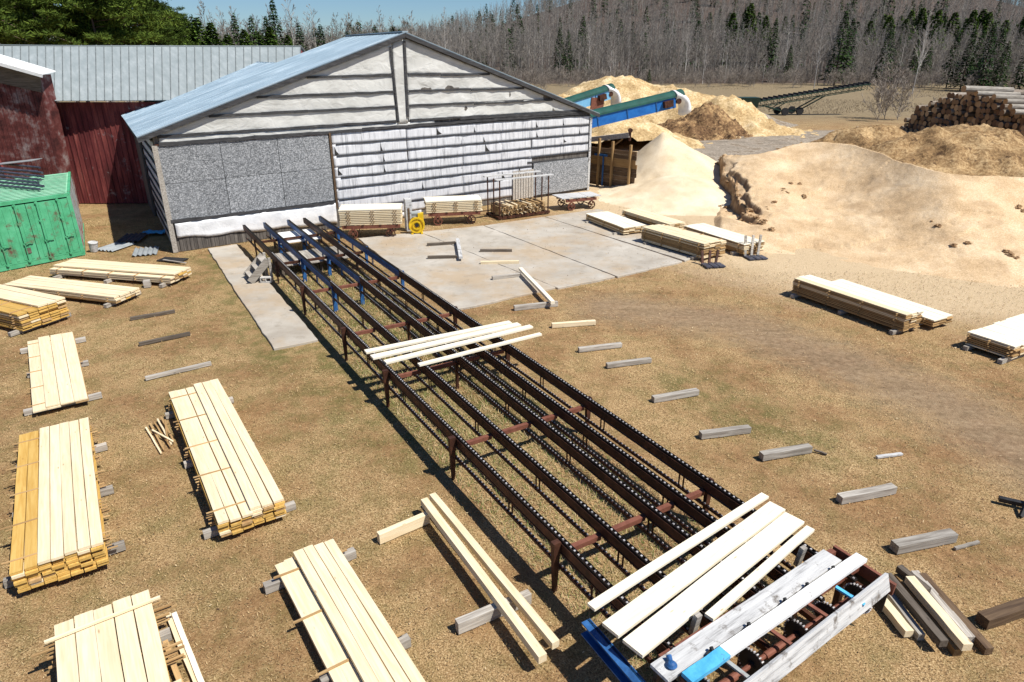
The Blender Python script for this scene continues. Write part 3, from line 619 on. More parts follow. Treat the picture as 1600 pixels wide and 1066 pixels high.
m.add([rL, rR, rR+Vector((-.3,1.6,0.1)), rL+Vector((0,1.6,.1))] + [p+up for p in (rL, rR, rR+Vector((-.3,1.6,0.1)), rL+Vector((0,1.6,.1)))], [(3,2,1,0),(4,5,6,7),(0,1,5,4),(1,2,6,5),(2,3,7,6),(3,0,4,7)])
m.beam(rL+Vector((0,-0.02,-0.05)), rR+Vector((0,-0.02,-0.05)), 0.04, 0.16); m.build('roof', WHITEB, ell)
MB().beam(tL+Vector((0,-0.04,-0.75)), tR+Vector((0,-0.04,-0.55)), 0.04, 0.9).build('eave_board', DARKW, ell)

# ------------------------------------------------------------------ board bunker wall right of the shed
bw0, bw1 = W(905,285), W(990,299)
bdir = (bw1-bw0).normalized(); bl = (bw1-bw0).length
bunk = thing('board_bunker_wall', 'brown plank retaining wall on posts beside the pale sawdust cone', 'wall', bw0, math.atan2(bdir.y, bdir.x))
for i in range(9):
    z = 0.16+i*0.26
    MB().box((0,0,0), (bl+random.uniform(0,.25), 0.05, 0.25)).build('plank', (TANB if i in (5,6) else BRNW), bunk, loc=(bl/2, random.uniform(-.01,.01)+(-0.06 if i > 5 else 0), z))
for t, h in ((0.38,2.95),(0.62,2.85),(0.93,2.75)):
    MB().box((0,0,0), (h,0.16,0.12)).build('post', TANB, bunk, loc=(bl*t,-0.16,h/2)).rotation_euler = (0, R(-90), 0)
o = MB().box((bl*0.42,-0.19,1.95), (1.0,0.05,0.12)).box((bl*0.47,-0.2,1.0), (0.09,0.05,1.9)); o.build('blue_bracket', BLUE, bunk)
ch = thing('overhead_chute', 'weathered grey chute arm above the plank wall', 'chute', D(915,219,46))
q = D(984,211,44.5)-D(915,219,46)
MB().beam((0,0,0), q, 0.35, 0.30).build('trough', GREYW, ch)
MB().tube(q+Vector((0,0,.25)), q+Vector((0,0,-.35)), 0.10, n=10).tube(q+Vector((0,0,.28)), q+Vector((0,-.25,.30)), .14, n=10).build('end_roller', RUST, ch)
MB().beam(q*0.85+Vector((0,0,-.2)), q*0.35+Vector((0,0,-1.1)), 0.06, 0.08).build('brace', TANB, ch)

# ------------------------------------------------------------------ piles (height fields with a skirt below ground)
def field(name, x0, x1, y0, y1, step, hf, mat, label, cat='pile', maskf=None):
    xs = np.arange(x0, x1, step); ys = np.arange(y0, y1, step); V = []; Cc = []
    for y in ys:
        for x in xs:
            z = hf(x, y); V.append((x, y, max(z, -0.25))); Cc.append((maskf(x, y, z) if maskf else 0, 0, 0))
    nx, ny = len(xs), len(ys); V = np.array(V); ii = np.arange(nx*ny).reshape(ny, nx)
    f = np.stack([ii[:-1,:-1], ii[:-1,1:], ii[1:,1:], ii[1:,:-1]], -1).reshape(-1,4)
    zz = V[:,2][f].max(1); f = f[zz > -0.24]
    c = np.array([(x0+x1)/2, (y0+y1)/2, 0])
    return tag(np_mesh(name, V-c, f, mat, smooth=True, col=np.array(Cc), loc=tuple(c)), label, cat)
def fbm(x, y, s, o=4): return noise.fractal((x*s, y*s, s*7.1), 0.8, 2.1, o)
def cones(lst, rough=0.15, s=0.6):
    def h(x, y):
        z = -9
        for cx, cy, hh, rx, ry, p in lst:
            d = math.hypot((x-cx)/rx, (y-cy)/ry); k = hh*(1 - d)
            if p: k = hh*(math.exp(-d*d*1.9)*1.12 - 0.12) if p == 1 else (hh*((1-d) if d < .55 else .45*max(1-d,-1)**1.0*(1-.35*(d-.55)))) 
            z = max(z, k)
        return z + rough*fbm(x, y, s)*(1 if z > -0.1 else 0.3)
    return h
a0 = W(1036,209,3.0); ap = W(1062,305)
def sawcone(x, y):
    dx, dy = x-a0.x, y-a0.y; d = math.hypot(dx/(3.3 if dx < 0 else 6.2), dy/(6.6 if dy < 0 else 6.0)); z = 3.1*(1-d) if d < .72 else .868-1.9*(d-.72)
    e = math.hypot((x-ap.x)/4.6, (y-ap.y)/5.2); z = max(z, 1.1*(math.exp(-e*e*1.6)*1.2-.2))
    return z + 0.07*fbm(x, y, 0.6) + 0.03*fbm(x, y, 2.5)
field('fresh_sawdust_cone', a0.x-5, a0.x+9, a0.y-12, a0.y+9, 0.16, sawcone, SAWW, 'bright pale cone of fresh sawdust beside the plank wall')
c1 = W(985,205); p1 = D(985,128,80)
field('wood_chip_pile', 2, 33, 60, 100, 0.4, cones([(p1.x-1,82,5.2,15,13,1),(p1.x+5,80,4.3,12,12,1),(p1.x-8,78,3.4,9,11,1),(W(945,222).x+1,64,2.3,8,7,1)], 0.5, 0.6), CHIPS, 'tall yellow wood chip pile beneath the blue conveyors')
q1 = W(1075,205)
field('bark_pile', 12, 30, 62, 82, 0.22, cones([(W(1070,200).x+.2,72,3.0,4.6,4.6,1),(W(1040,207).x,70,1.9,3.8,4,1)], 0.6, 1.0), BARKP, 'dark brown bark pile in front of the yellow chips')
field('wood_chip_pile', 18, 38, 66, 88, 0.35, cones([(W(1112,200).x,76,3.6,7,6,1),(W(1135,202).x,74,2.0,7,5,1)], 0.5, 0.9), CHIPS, 'small yellow chip pile between dark bark and grey gravel')
field('gravel_pile', 24, 42, 74, 96, 0.35, cones([(W(1150,196).x,85,2.2,7,7,1)], 0.12, 0.8), GRAV, 'low grey gravel heap behind the wood chips')
field('dark_clod_heap', W(1108,203).x-2.5, W(1108,203).x+2.5, 68, 73, 0.15, cones([(W(1108,203).x,70.5,0.9,1.7,1.3,1)], 0.35, 1.8), BARKP, 'small dark clod heap at the foot of the chip pile')
r_ = D(1385,205,54); r2 = D(1515,194,50)
field('mixed_bark_pile', 22, 52, 36, 66, 0.3, cones([(r_.x-1,54,2.55,8,7,1),(r2.x,50,3.1,10,8,1),(r2.x+7,47,2.3,8,7,1),(r2.x-5,51,2.0,7,7,1)], 0.5, 0.9), MIXP, 'brown bark and chip mound in front of the log stack')
def gravf(x, y): return 0.35*math.exp(-((seg_d(np.array(x), np.array(y), rd)/5.0)**2)) - 0.12 + 0.10*fbm(x, y, .35)
field('gravel_bank', 14, 52, 46, 80, 0.6, gravf, GRAV, 'long low grey gravel bank behind the golden sawdust')

# big golden sawdust pile: lofted between foot line and crest line, with an eroded cliff at its left end
def lerp_poly(pts, t):
    n = len(pts)-1; s = min(max(t, 0), 1)*n; i = min(int(s), n-1); return pts[i].lerp(pts[i+1], s-i)
crest = [W(1112,240,1.9), W(1150,243,2.15), W(1190,243,2.35), W(1225,227,2.7), W(1262,221,2.95), W(1310,222,3.05), W(1350,231,3.05), W(1400,248,2.9), W(1450,266,2.75), W(1500,274,2.7), W(1560,275,2.65), W(1650,280,2.5), W(1760,290,2.4)]
foot = [W(1100,365), W(1165,396), W(1235,410), W(1280,418), W(1325,425), W(1370,432), W(1415,438), W(1460,445), W(1510,450), W(1570,458), W(1640,465), W(1720,470), W(1850,480)]
nU, nF, nB = 260, 130, 20; V = []; Cc = []
for i in range(nU+1):
    t = i/nU; Fp = sum((lerp_poly(foot, t+q*.012) for q in range(-4,5)), Vector())/9; Cp = sum((lerp_poly(crest, t+q*.016) for q in range(-4,5)), Vector())/9; away = Vector((Cp.x, Cp.y, 0)).normalized()
    wob = 0.35*noise.noise((t*9, 0, 1))
    for j in range(nF+nB+1):
        if j <= nF:
            s = j/nF; p = Fp.lerp(Vector((Cp.x, Cp.y, 0)), s)
            kk = min(max((t-.06)/.22, 0), 1); ex = 1.05+.5*kk; prof = 0.08*s + 0.92*(s**ex)
            p.z = Cp.z*prof - 0.12*(1-s)
        else:
            s = (j-nF)/nB; p = Vector((Cp.x, Cp.y, 0)) + away*(s*4.8); p.z = Cp.z*(1-s*1.12) - 0.4*s
            s = 1-s
        amp = 0.05*math.sin(math.pi*min(max(s, 0), 1)) + 0.04
        p.z += amp*1.6*fbm(p.x, p.y, 0.28) + 0.022*fbm(p.x, p.y, 1.3)*min(s*3+.15, 1) + 0.014*fbm(p.x, p.y, 5.0)*min(s*3+.2, 1) - 0.10*max(0, 0.12-abs(noise.noise((p.x*.35, p.y*.9, 8.1))))*(1 if noise.noise((p.x*.2,p.y*.2,5)) > 0 else 0)*1.5
        # slumped ledges on the face
        for lx, ly, lr in ((1340,345,3.2),(1480,355,2.6),(1290,300,2.2),(1430,300,2.5),(1550,345,2.2)):
            q = W(lx, ly, 1.2); d = math.hypot(p.x-q.x, (p.y-q.y)*1.6)/lr
            if d < 1: p.z -= 0.11*(1-d)**0.5*(1 if (p.y-q.y) < 0.25*math.sin(p.x*2) else 0.1)
        # broken scarp near the left end: its top edge runs down and to the right, the toe below it stays smooth
        mk = 0
        if t < 0.3:
            e1 = 0.022 + 0.085*(1-min(s,1))/.65 + 0.026*noise.noise((s*7, 2.2, 0)) + 0.014*noise.noise((s*21, 0, 4)); f1 = min(max((s-.26)/.10, 0), 1)
            if j > nF: e1, f1 = .022, 1
            low = p.z*(.16 if j <= nF else .5); kf = min(max((t-e1+.012)/.012, 0), 1)
            if t < e1: p.z = p.z*(1-f1) + f1*(low + (p.z-low)*kf)
            if f1 > .2 and e1-.018 < t < e1+.004: mk = 1.0
            e2 = e1 + .032 + 0.014*noise.noise((s*11, 5.2, 0)) + 0.008*noise.noise((s*31, 1, 4)); f2 = min(max((s-.34)/.1, 0), 1)*min(max((.93-s)/.1, 0), 1)
            if e1 <= t < e2 and j <= nF: p.z -= .30*f2*min((e2-t)/.007, 1); mk = max(mk, f2 if e2-t < .012 else .2*f2)
            if t < e2+.03 and f1 > .5: p.z += .07*noise.noise((p.x*2.6, p.y*2.6, 9))
        if t < .035 and j <= nF: p.z = -.12 + (p.z+.12)*(t/.035)**1.5
        if noise.noise((p.x*1.2, p.y*1.2, 3.3)) > 0.40 and s > 0.15: mk = max(mk, 0.25)
        V.append(p); Cc.append((mk, 0, 0))
k = nF+nB+1; fs = [(i*k+j, (i+1)*k+j, (i+1)*k+j+1, i*k+j+1) for i in range(nU) for j in range(k-1)]
org = Vector((22, 33, 0))
tag(np_mesh('sawdust_pile', np.array([tuple(p-org) for p in V]), np.array(fs), SAWD, smooth=True, col=np.array(Cc), loc=tuple(org)), 'huge golden sawdust pile with a crumbling left edge', 'pile')
# crumbled crust clods along the cliff
def clod(r, seed):
    m = MB(); n1, n2 = 11, 7; V = []
    for j in range(n2+1):
        for i in range(n1):
            th, ph = 2*math.pi*i/n1, math.pi*j/n2; d = Vector((math.sin(ph)*math.cos(th), math.sin(ph)*math.sin(th), math.cos(ph)))
            V.append(Vector((d.x, d.y*.8, d.z*.75))*(r*(1+1.0*noise.noise(d*2.3+Vector((seed,0,0))))))
    m.add(V, [(j*n1+i, (j+1)*n1+i, (j+1)*n1+(i+1) % n1, j*n1+(i+1) % n1) for j in range(n2) for i in range(n1)]); return m
CRUST = noisy('damp_sawdust_crust', [(0.3,(0.20,0.11,0.05)),(0.55,(0.36,0.23,0.12)),(0.75,(0.56,0.41,0.25))], 4, 7, 0.95)
protos = [clod(0.28, s*3.3).build('sawdust_clod', CRUST) for s in range(4)]
PX = np.array([(800+F*p.x/(p.y*math.cos(TH)+(CAM_H-p.z)*math.sin(TH)), 533-F*(p.y*math.sin(TH)+(p.z-CAM_H)*math.cos(TH))/(p.y*math.cos(TH)+(CAM_H-p.z)*math.sin(TH))) for p in V])
def on_pile(px, py): return V[int(np.argmin((PX[:,0]-px)**2+(PX[:,1]-py)**2))].copy()
lineA = [on_pile(*q) for q in ((1106,262),(1112,300),(1132,322),(1155,338),(1180,348),(1205,358))]
spots_ = [(1237,286),(1245,289),(1250,287),(1222,297),(1228,300),(1254,307),(1257,310),(1212,318),(1200,325),(1465,352),(1459,348),(1590,325),(1596,330),(1588,402),(1580,398),(1572,395),(1490,382),(1510,380)]
for i in range(46+len(spots_)*2):
    if i < 46:
        t = random.random(); p = lerp_poly(lineA, t) + Vector((random.uniform(-.35,.5), random.uniform(-.3,.3), 0.0)); p = min((v for v in V[:k*60]), key=lambda v: (v.x-p.x)**2+(v.y-p.y)**2).copy(); sc = random.choice((0.2,0.3,0.4,0.6,0.8))
    else: q = spots_[(i-46)//2]; p = on_pile(q[0]+random.uniform(-3,3), q[1]+random.uniform(-2,2)); sc = random.choice((.2,.3,.45))
    o = protos[i] if i < 4 else protos[i % 4].copy()
    if i >= 4: COL.objects.link(o)
    o.location = p + Vector((0,0,0.03*sc)); o.scale = (sc*random.uniform(.8,1.3), sc, sc*.7); o.rotation_euler = (0,0,random.uniform(0,6))
    tag(o, 'brown clod of damp sawdust lying on the golden pile', 'clod', 'clods on the golden pile')

# ------------------------------------------------------------------ boards, timbers, stacks
BC = {}
def board_mesh(L, wd, th, mat):
    k = (round(L, 2), round(wd, 3), round(th, 3), mat.name)
    if k not in BC:
        m = MB(); n = 5; V = []; r = random.Random(hash(k) % 1000)
        for i in range(n+1):                                   # very slightly bowed, so the ends and edges are not ruler-straight
            x = -L/2 + L*i/n; by = 0.004*math.sin(i*1.3+r.random()*6); bz = 0.002*math.sin(i*2.1+r.random()*6)
            for y, z in ((-wd/2,-th/2),(wd/2,-th/2),(wd/2,th/2),(-wd/2,th/2)): V.append((x, y+by, z+bz))
        fs = [(0,3,2,1), (n*4,n*4+1,n*4+2,n*4+3)]
        for i in range(n):
            for j in range(4): a = i*4+j; b = i*4+(j+1) % 4; fs.append((a, b, b+4, a+4))
        me = bpy.data.meshes.new('board'); me.from_pydata(V, [], fs); me.materials.append(mat); BC[k] = me
    return BC[k]
def board(name, L, wd, th, mat, parent=None, loc=(0,0,0), rz=0, M=None):
    o = bpy.data.objects.new(name, board_mesh(L, wd, th, mat)); COL.objects.link(o); o.parent = parent
    if M is not None: o.matrix_basis = M
    else: o.location = loc; o.rotation_euler = (0, 0, rz)
    return o
def beam_obj(name, a, b, wd, th, mat, label=None, cat=None, group=None, parent=None, roll=0.0):
    a, b = Vector(a), Vector(b); d = b-a; x = d.normalized(); y = Vector((0,0,1)).cross(x).normalized(); z = x.cross(y)
    M = Matrix((x, y, z)).transposed().to_4x4(); M = Matrix.Translation((a+b)/2) @ M @ Matrix.Rotation(roll, 4, 'X')
    o = board(name, round(d.length, 2), wd, th, mat, parent, M=M)
    return tag(o, label, cat, group)

def stack(desc, label, P0, P1, P2, zt, layers, cols, missing, mats, length=None, base=0.12, gap=0.3, ns=5, prot=(0.04,0.10), sgn=None, toplap=0.0, bearers=(0.12,0.88), smat=None, topm=None, width=None, group='stickered lumber stacks in the yard', stickstop=None):
    """P0: a corner of the top surface, P1: the corner a board length away, P2: the corner a stack width away (photo pixels at height zt)"""
    A = W(*P0, zt); B = W(*P1, zt); Cc = W(*P2, zt); xd = (B-A); L = length or xd.length; xd = xd.normalized(); yd = Vector((-xd.y, xd.x, 0))
    wv = (Cc-A).dot(yd); sg = 1 if wv > 0 else -1; wid = width or abs(wv); rz = math.atan2(xd.y, xd.x)
    t = thing('lumber_stack', label, 'lumber stack', (A.x, A.y, 0), rz, group)
    pitch = (zt-base)/layers; g = pitch*gap; th = pitch-g; bw = wid/cols; z = base; rnd = random.Random(len(desc)*7+int(P0[0]))
    zs = []
    for k in range(layers):
        zc = base + pitch*k + th/2; top = (k == layers-1); sx = rnd.uniform(-.015,.015)
        for c in range(cols):
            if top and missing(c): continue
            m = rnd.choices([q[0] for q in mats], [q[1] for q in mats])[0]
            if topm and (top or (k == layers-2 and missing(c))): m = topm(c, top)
            LL = round(L - rnd.choice((0, 0.02, 0.05)), 2)
            board('board', LL, bw-0.012, th, m, t, (L/2 + rnd.uniform(-.03,.03), sg*(bw*(c+.5)+rnd.uniform(-.006,.006)+sx), zc), R(rnd.uniform(-.16,.16)))
        if k < layers-1:
            for i in range(ns):
                xs = L*(0.07 + 0.86*i/(ns-1)) + rnd.uniform(-.03,.03); pa, pb = rnd.uniform(*prot), rnd.uniform(*prot); SL = wid+pa+pb
                board('sticker', round(SL, 1), 0.034, max(g, 0.012), smat or SIDE, t, (xs, sg*(wid/2+(pb-pa)/2), zc+th/2+max(g, .012)/2 - 0.0005), R(90+rnd.uniform(-1.5,1.5)))
    for i in (stickstop or []):
        xs = L*(0.07+0.86*i/(ns-1)); board('sticker', round(wid+0.22, 1), 0.045, 0.03, PALE, t, (xs, sg*(wid/2+0.02), zt+0.016), R(91.5))
    for q, f in enumerate(bearers):
        nm = 'first' if q == 0 else ('last' if q == len(bearers)-1 else 'middle'); ww = wid + rnd.uniform(.25,.5)
        c = A + xd*(L*f) + yd*(sg*(wid/2+rnd.uniform(-.06,.06))); c.z = (base-0.004)/2
        pos = ('end', 'other end')
        endpx = 'near' if (B.y-A.y)*(f-.5) < 0 else 'far'
        if len(bearers) == 3 and q == 1: endpx = 'middle'
        o = board('bearer_timber', round(ww, 1), 0.13, base-0.004, GREYW, None, (c.x, c.y, c.z), rz+math.pi/2)
        tag(o, 'weathered grey bearer under the %s of the %s' % ('middle' if endpx == 'middle' else endpx+' end', desc), 'timber', 'bearers under the lumber stacks')
    return t
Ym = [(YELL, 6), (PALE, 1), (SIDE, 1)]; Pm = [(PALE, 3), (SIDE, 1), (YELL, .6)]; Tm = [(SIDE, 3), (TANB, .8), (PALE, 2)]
stack('small four board stack', 'small low stack of pale boards on grey bearers at the left edge', (50,641), (42,530), (139,622), 0.21, 2, 4, lambda c: c < 1, Pm, ns=5, gap=.28, bearers=(0.06,0.52,0.9))
stack('tall yellow edged stack', 'tall stack with two yellow boards showing beside its pale top', (13,893), (28,676), (160,845), 0.58, 8, 7, lambda c: c < 2, Ym, ns=5, gap=.16, prot=(0.03,0.16),
      topm=lambda c, top: YELL if c < 2 else PALE, bearers=(0.10,0.5,0.88), base=0.13)
stack('long tilted stack', 'long pale stack with orange end grain left of the conveyor', (338,814), (261,609), (444,780), 0.50, 7, 6, lambda c: c < 3, Ym, ns=5, gap=.18, prot=(0.04,0.12),
      topm=lambda c, top: PALE, bearers=(0.06,0.5,0.92), base=0.12)
stack('stack at the bottom edge', 'stack with crossing sticks on top at the bottom left edge', (81,973), (86,1066), (229.7,918.4), 0.62, 7, 5, lambda c: False, Pm, length=4.9, ns=6, gap=.32, prot=(0.06,0.3), topm=lambda c, top: PALE, stickstop=(0,2,3), bearers=(0.1,0.5,0.88), base=.14)
stack('low wide stack below', 'low wide pale stack running out of the bottom edge', (425,873), (520,1062), (516,832), 0.34, 2, 6, lambda c: c < 2, Pm, length=4.95, ns=5, gap=.25, prot=(0.05,0.22), topm=lambda c, top: PALE, bearers=(0.06,0.5,0.92), base=.15)
stack('long stack by the green container', 'long flat stack in front of the green container', (265,431), (75,416.5), (305,417), 0.42, 4, 5, lambda c: c < 1, Pm, ns=5, gap=.28, topm=lambda c, top: PALE, bearers=(0.06,0.5,0.92))
stack('second long stack', 'long stack lying between two others at the left edge', (178.6,464), (0,443), (220.4,449), 0.36, 3, 5, lambda c: False, Pm, length=4.9, ns=5, gap=.30, topm=lambda c, top: PALE, bearers=(0.06,0.5,0.92))
stack('thick stack at the left edge', 'thick many layered yellow stack cut off by the left edge', (27,487), (0,481), (84,460), 0.76, 8, 5, lambda c: c < 2, Ym, length=4.9, ns=5, gap=.34, topm=lambda c, top: PALE if c > 1 else YELL, bearers=(0.06,0.5,0.92))
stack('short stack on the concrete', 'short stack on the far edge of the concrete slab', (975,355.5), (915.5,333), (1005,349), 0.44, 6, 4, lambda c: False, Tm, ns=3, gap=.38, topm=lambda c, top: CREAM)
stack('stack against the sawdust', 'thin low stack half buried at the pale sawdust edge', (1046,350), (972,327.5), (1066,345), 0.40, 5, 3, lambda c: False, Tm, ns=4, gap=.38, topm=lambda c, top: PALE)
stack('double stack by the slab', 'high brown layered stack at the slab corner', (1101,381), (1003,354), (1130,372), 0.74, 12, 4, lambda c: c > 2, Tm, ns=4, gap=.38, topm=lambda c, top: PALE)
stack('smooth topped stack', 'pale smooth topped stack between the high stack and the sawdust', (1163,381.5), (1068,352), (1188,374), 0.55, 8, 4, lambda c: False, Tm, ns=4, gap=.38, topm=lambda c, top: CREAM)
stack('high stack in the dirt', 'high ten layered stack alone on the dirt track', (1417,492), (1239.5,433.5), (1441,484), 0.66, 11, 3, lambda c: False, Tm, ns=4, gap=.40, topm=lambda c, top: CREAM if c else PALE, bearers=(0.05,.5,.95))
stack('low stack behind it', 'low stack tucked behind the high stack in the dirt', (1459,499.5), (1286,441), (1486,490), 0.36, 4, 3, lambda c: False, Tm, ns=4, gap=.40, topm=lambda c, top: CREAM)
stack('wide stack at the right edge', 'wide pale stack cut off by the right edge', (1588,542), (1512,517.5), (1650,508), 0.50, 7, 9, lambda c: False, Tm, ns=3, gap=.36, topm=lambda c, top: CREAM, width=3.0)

# grey and pale timbers lying in the yard
def block(p, q, h, dp, mat, label, group, cat='timber', z0=0.0, name='timber_block'):
    a, b = W(*p, z0), W(*q, z0); d = (b-a).normalized(); n_ = Vector((-d.y, d.x, 0))
    if n_.y < 0: n_ = -n_
    a = a+n_*(dp/2); b = b+n_*(dp/2); a.z = b.z = z0+h/2+0.003
    return beam_obj(name, a, b, dp, h, mat, label, cat, group)
gR = 'bearers in a line right of the conveyor'
rb = [((863,513),(931,508),.13,PALE,'pale new timber block, farthest of the line right of the conveyor'), ((905,551),(972,543),.12,GREYW,'grey block just beyond the pale one on the dry grass'),
 ((949,576),(1018,567),.12,GREYW,'grey block, third in the line right of the conveyor'), ((1022,630),(1092,618),.14,GREYW,'light grey block beside the greenest grass patch'),
 ((1096,687),(1173,677),.14,GREYW,'tan grey block halfway down the line beside the conveyor'), ((1192,721),(1268,708),.15,GREYW,'whitish block with a dark stick off its right end'),
 ((1315,789),(1400,772),.15,GREYW,'square grey block with a dark end face'), ((1401,867),(1494,848),.17,GREYW,'notched grey block nearest the conveyor drive'), ((1541,985),(1660,945),.18,BRNW,'brown timber block running out of the right edge')]
for p, q, h, m, lb in rb: block(p, q, h, h*1.05, m, lb, gR)
gL = 'bare bearers on the grass at left'
for p, q, lb in (((204,501),(274,489),'shortest dark bearer on the grass below the left stacks'), ((218,541),(298,524),'middle dark bearer of the three on the left grass'), ((228,595),(331,571),'longest dark bearer above the long tilted stack')):
    block(p, q, .09, .10, DARKW if p[0] < 225 else GREYW, lb, gL)
gS = 'timbers lying on the concrete'
for p, q, h, m, z0, lb in (((668,385),(712,382),.11,DARKW,.05,'dark timber, upper of two joined to a white post'), ((668,405),(714,404),.11,DARKW,.05,'dark timber, lower of two joined to a white post'), ((750,394),(800,394),.10,DARKW,.05,'dark timber alone on the slab'),
  ((751,413),(811,412),.10,PALE,.05,'yellow pine timber alone on the slab'), ((770,438),(813,433),.13,GREYW,.05,'grey timber under the end of the long white beam'), ((804,486),(872,479),.16,GREYW,0,'stout timber on the slab edge under the long white beam')):
    block(p, q, h, .13, m, lb, gS, z0=z0)
beam_obj('timber_beam', W(715,374,.20), W(720,403,.20), .15, .10, WHITEW, 'short white beam across the two dark timbers', 'timber', gS)
beam_obj('timber_beam', W(813,420,.23), W(864,473,.25), .14, .10, CREAM, 'long white beam resting on two timbers at the slab edge', 'timber', gS)
block((1371,717),(1411,712),.04,.07,WHITEW,'thin white stick alone on the dry grass','loose sticks in the yard','stick',name='loose_stick')
block((1493,860),(1531,850),.04,.05,GREYW,'thin grey stick beside the notched block','loose sticks in the yard','stick',name='loose_stick')
beam_obj('loose_stick', W(1272,703,.05), W(1292,710,.02), .05, .03, DARKW, 'short dark stick off the whitish block', 'stick', 'loose sticks in the yard')
gB = 'beams left of the conveyor'
block((594,851),(672,818),.20,.11,PALE,'new pine timber carrying the upper ends of two long beams',gB,name='timber_beam')
block((717,992),(830,944),.20,.12,GREYW,'bark edged grey timber under the middle of two long beams',gB,name='timber_beam')
beam_obj('timber_beam', W(663,783,.28), W(848,1030,.27), .13, .13, PALE, 'left one of two long pale beams beside the conveyor', 'timber', gB)
beam_obj('timber_beam', W(676,775,.28), W(868,1008,.27), .12, .12, PALE, 'right one of two long pale beams beside the conveyor', 'timber', gB)
gP = 'beams dumped beside the conveyor drive'
for p, q, z, wd, m, lb in (((1369,928),(1420,991),.07,.13,PALE,'short yellow beam, first of the dumped beams'), ((1377,913),(1439,996),.06,.10,GREYW,'thin grey beam between two dumped beams'), ((1386,900),(1474,1006),.19,.12,DARKW,'raised dark brown beam lying over the dumped beams'),
   ((1402,901),(1497,1020),.05,.12,TANB,'low beam half hidden in the dumped beams'), ((1421,905),(1511,1012),.20,.14,PALE,'raised yellow beam, brightest of the dumped beams'), ((1428,896),(1516,1000),.06,.12,GREYW,'grey beam behind the bright yellow one'), ((1440,900),(1545,1018),.06,.12,BRNW,'rightmost brown beam of the dumped beams'), ((1404,888),(1450,925),.17,.11,DARKW,'short dark beam end sticking up behind the others')):
    beam_obj('timber_beam', W(*p, z), W(*q, z), wd, .12, m, lb, 'timber', gP)
r9 = random.Random(4)
for i, (p, q) in enumerate((((228,668),(252,708)), ((234,662),(256,703)), ((241,660),(266,698)), ((246,655),(268,694)), ((252,652),(272,690)), ((258,656),(262,690)), ((238,672),(270,690)))):
    beam_obj('sticker_lath', W(*p,.03+.012*i), W(*q,.03+.012*i), .035, .025, (PALE,SIDE,TANB)[i % 3], 'thin wooden lath in the small heap left of the long stack', 'lath', 'laths heaped beside the long stack')
for i, (p, q) in enumerate((((262,960),(312,1080)), ((272,958),(322,1085)), ((258,1002),(290,1090)))):
    beam_obj('sticker_lath', W(*p,.05+.03*i), W(*q,.05+.03*i), .07, .03, (PALE,CREAM,SIDE)[i], ('left pale lath beside the bottom edge stack','right pale lath beside the bottom edge stack','short lath under the others by the bottom stack')[i], 'lath', 'laths beside the bottom stack')

# ------------------------------------------------------------------ long chain conveyor
cv = thing('lumber_conveyor', 'long five rail chain conveyor running from the shed to the foreground', 'conveyor', CP0, CA)
YE = 25.3; YN = -1.65
RX = [(0, 0), (0.78, 0.86), (1.70, 1.89), (2.34, 2.61), (3.06, 3.32)]
def rx(i, y): a, b = RX[i]; return a + (b-a)*y/25.0
def V3(i, y, z, dx=0): return Vector((rx(i, y)+dx, y, z))
BLUEY = 15.45
for i in range(5):
    ys = [(YN+0.2, BLUEY, RUST), (BLUEY, YE-[0,0,.25,.35,.6][i]*0, BLUE if i in (1,2,4) else RUST)]
    for ya, yb, mt in ys:
        m = MB(); m.beam(V3(i,ya,.855), V3(i,yb,.855), .04, .17); m.beam(V3(i,ya,.735,.03), V3(i,yb,.735,.03), .10, .02); m.beam(V3(i,ya,.938,.02), V3(i,yb,.938,.02), .11, .014)
        rail = m.build('rail', mt, cv); rail0 = rail if ya < 0 else rail0
    m = MB()
    for s in (-.03, .03): m.beam(V3(i,YN,.965,.02+s), V3(i,YE-.1,.965,.02+s), .012, .04)
    y = YN
    while y < YE-.2:
        m.box(V3(i,y,.962,.02), (.055,.024,.026)); y += .066
    tag(m.build('chain', CHAIN, rail0), kind='stuff')
    m = MB(); y = YN; yst = .1 
    while y < (BLUEY if i in (1,2,4) else 20):
        m.box(V3(i,y+.033,.9775,.02), (.030,.026,.020)); y += yst
    tag(m.build('chain_roller', LINK, rail0), kind='stuff')
    # return strand below, carried on angle and hangers
    m = MB(); m.beam(V3(i,-.9,.45), V3(i,YE-.4,.45), .07, .015); m.beam(V3(i,-.9,.47,-.035), V3(i,YE-.4,.47,-.035), .008, .05); rtk = m.build('return_track', RUST, cv)
    m = MB(); m2 = MB(); y = -.8
    while y < YE-.6:
        m.box(V3(i,y,.475), (.055,.03,.03))
        if y < 17: m2.box(V3(i,y+.05,.492), (.026,.026,.014))
        y += .10
    tag(m.build('return_chain', CHAIN, rtk), kind='stuff'); tag(m2.build('chain_roller', LINK, rtk), kind='stuff')
    y = 0.3 + 0.35*i
    while y < YE-1:
        m = MB()
        for s in (0, .11): m.beam(V3(i,y+s,.76,.0), V3(i,y+s,.44,.0), .022, .022, up=Vector((0,1,0)))
        m.build('hanger', BLUE if (i in (1,2,4) and y > BLUEY) else RUST, cv); y += 2.35
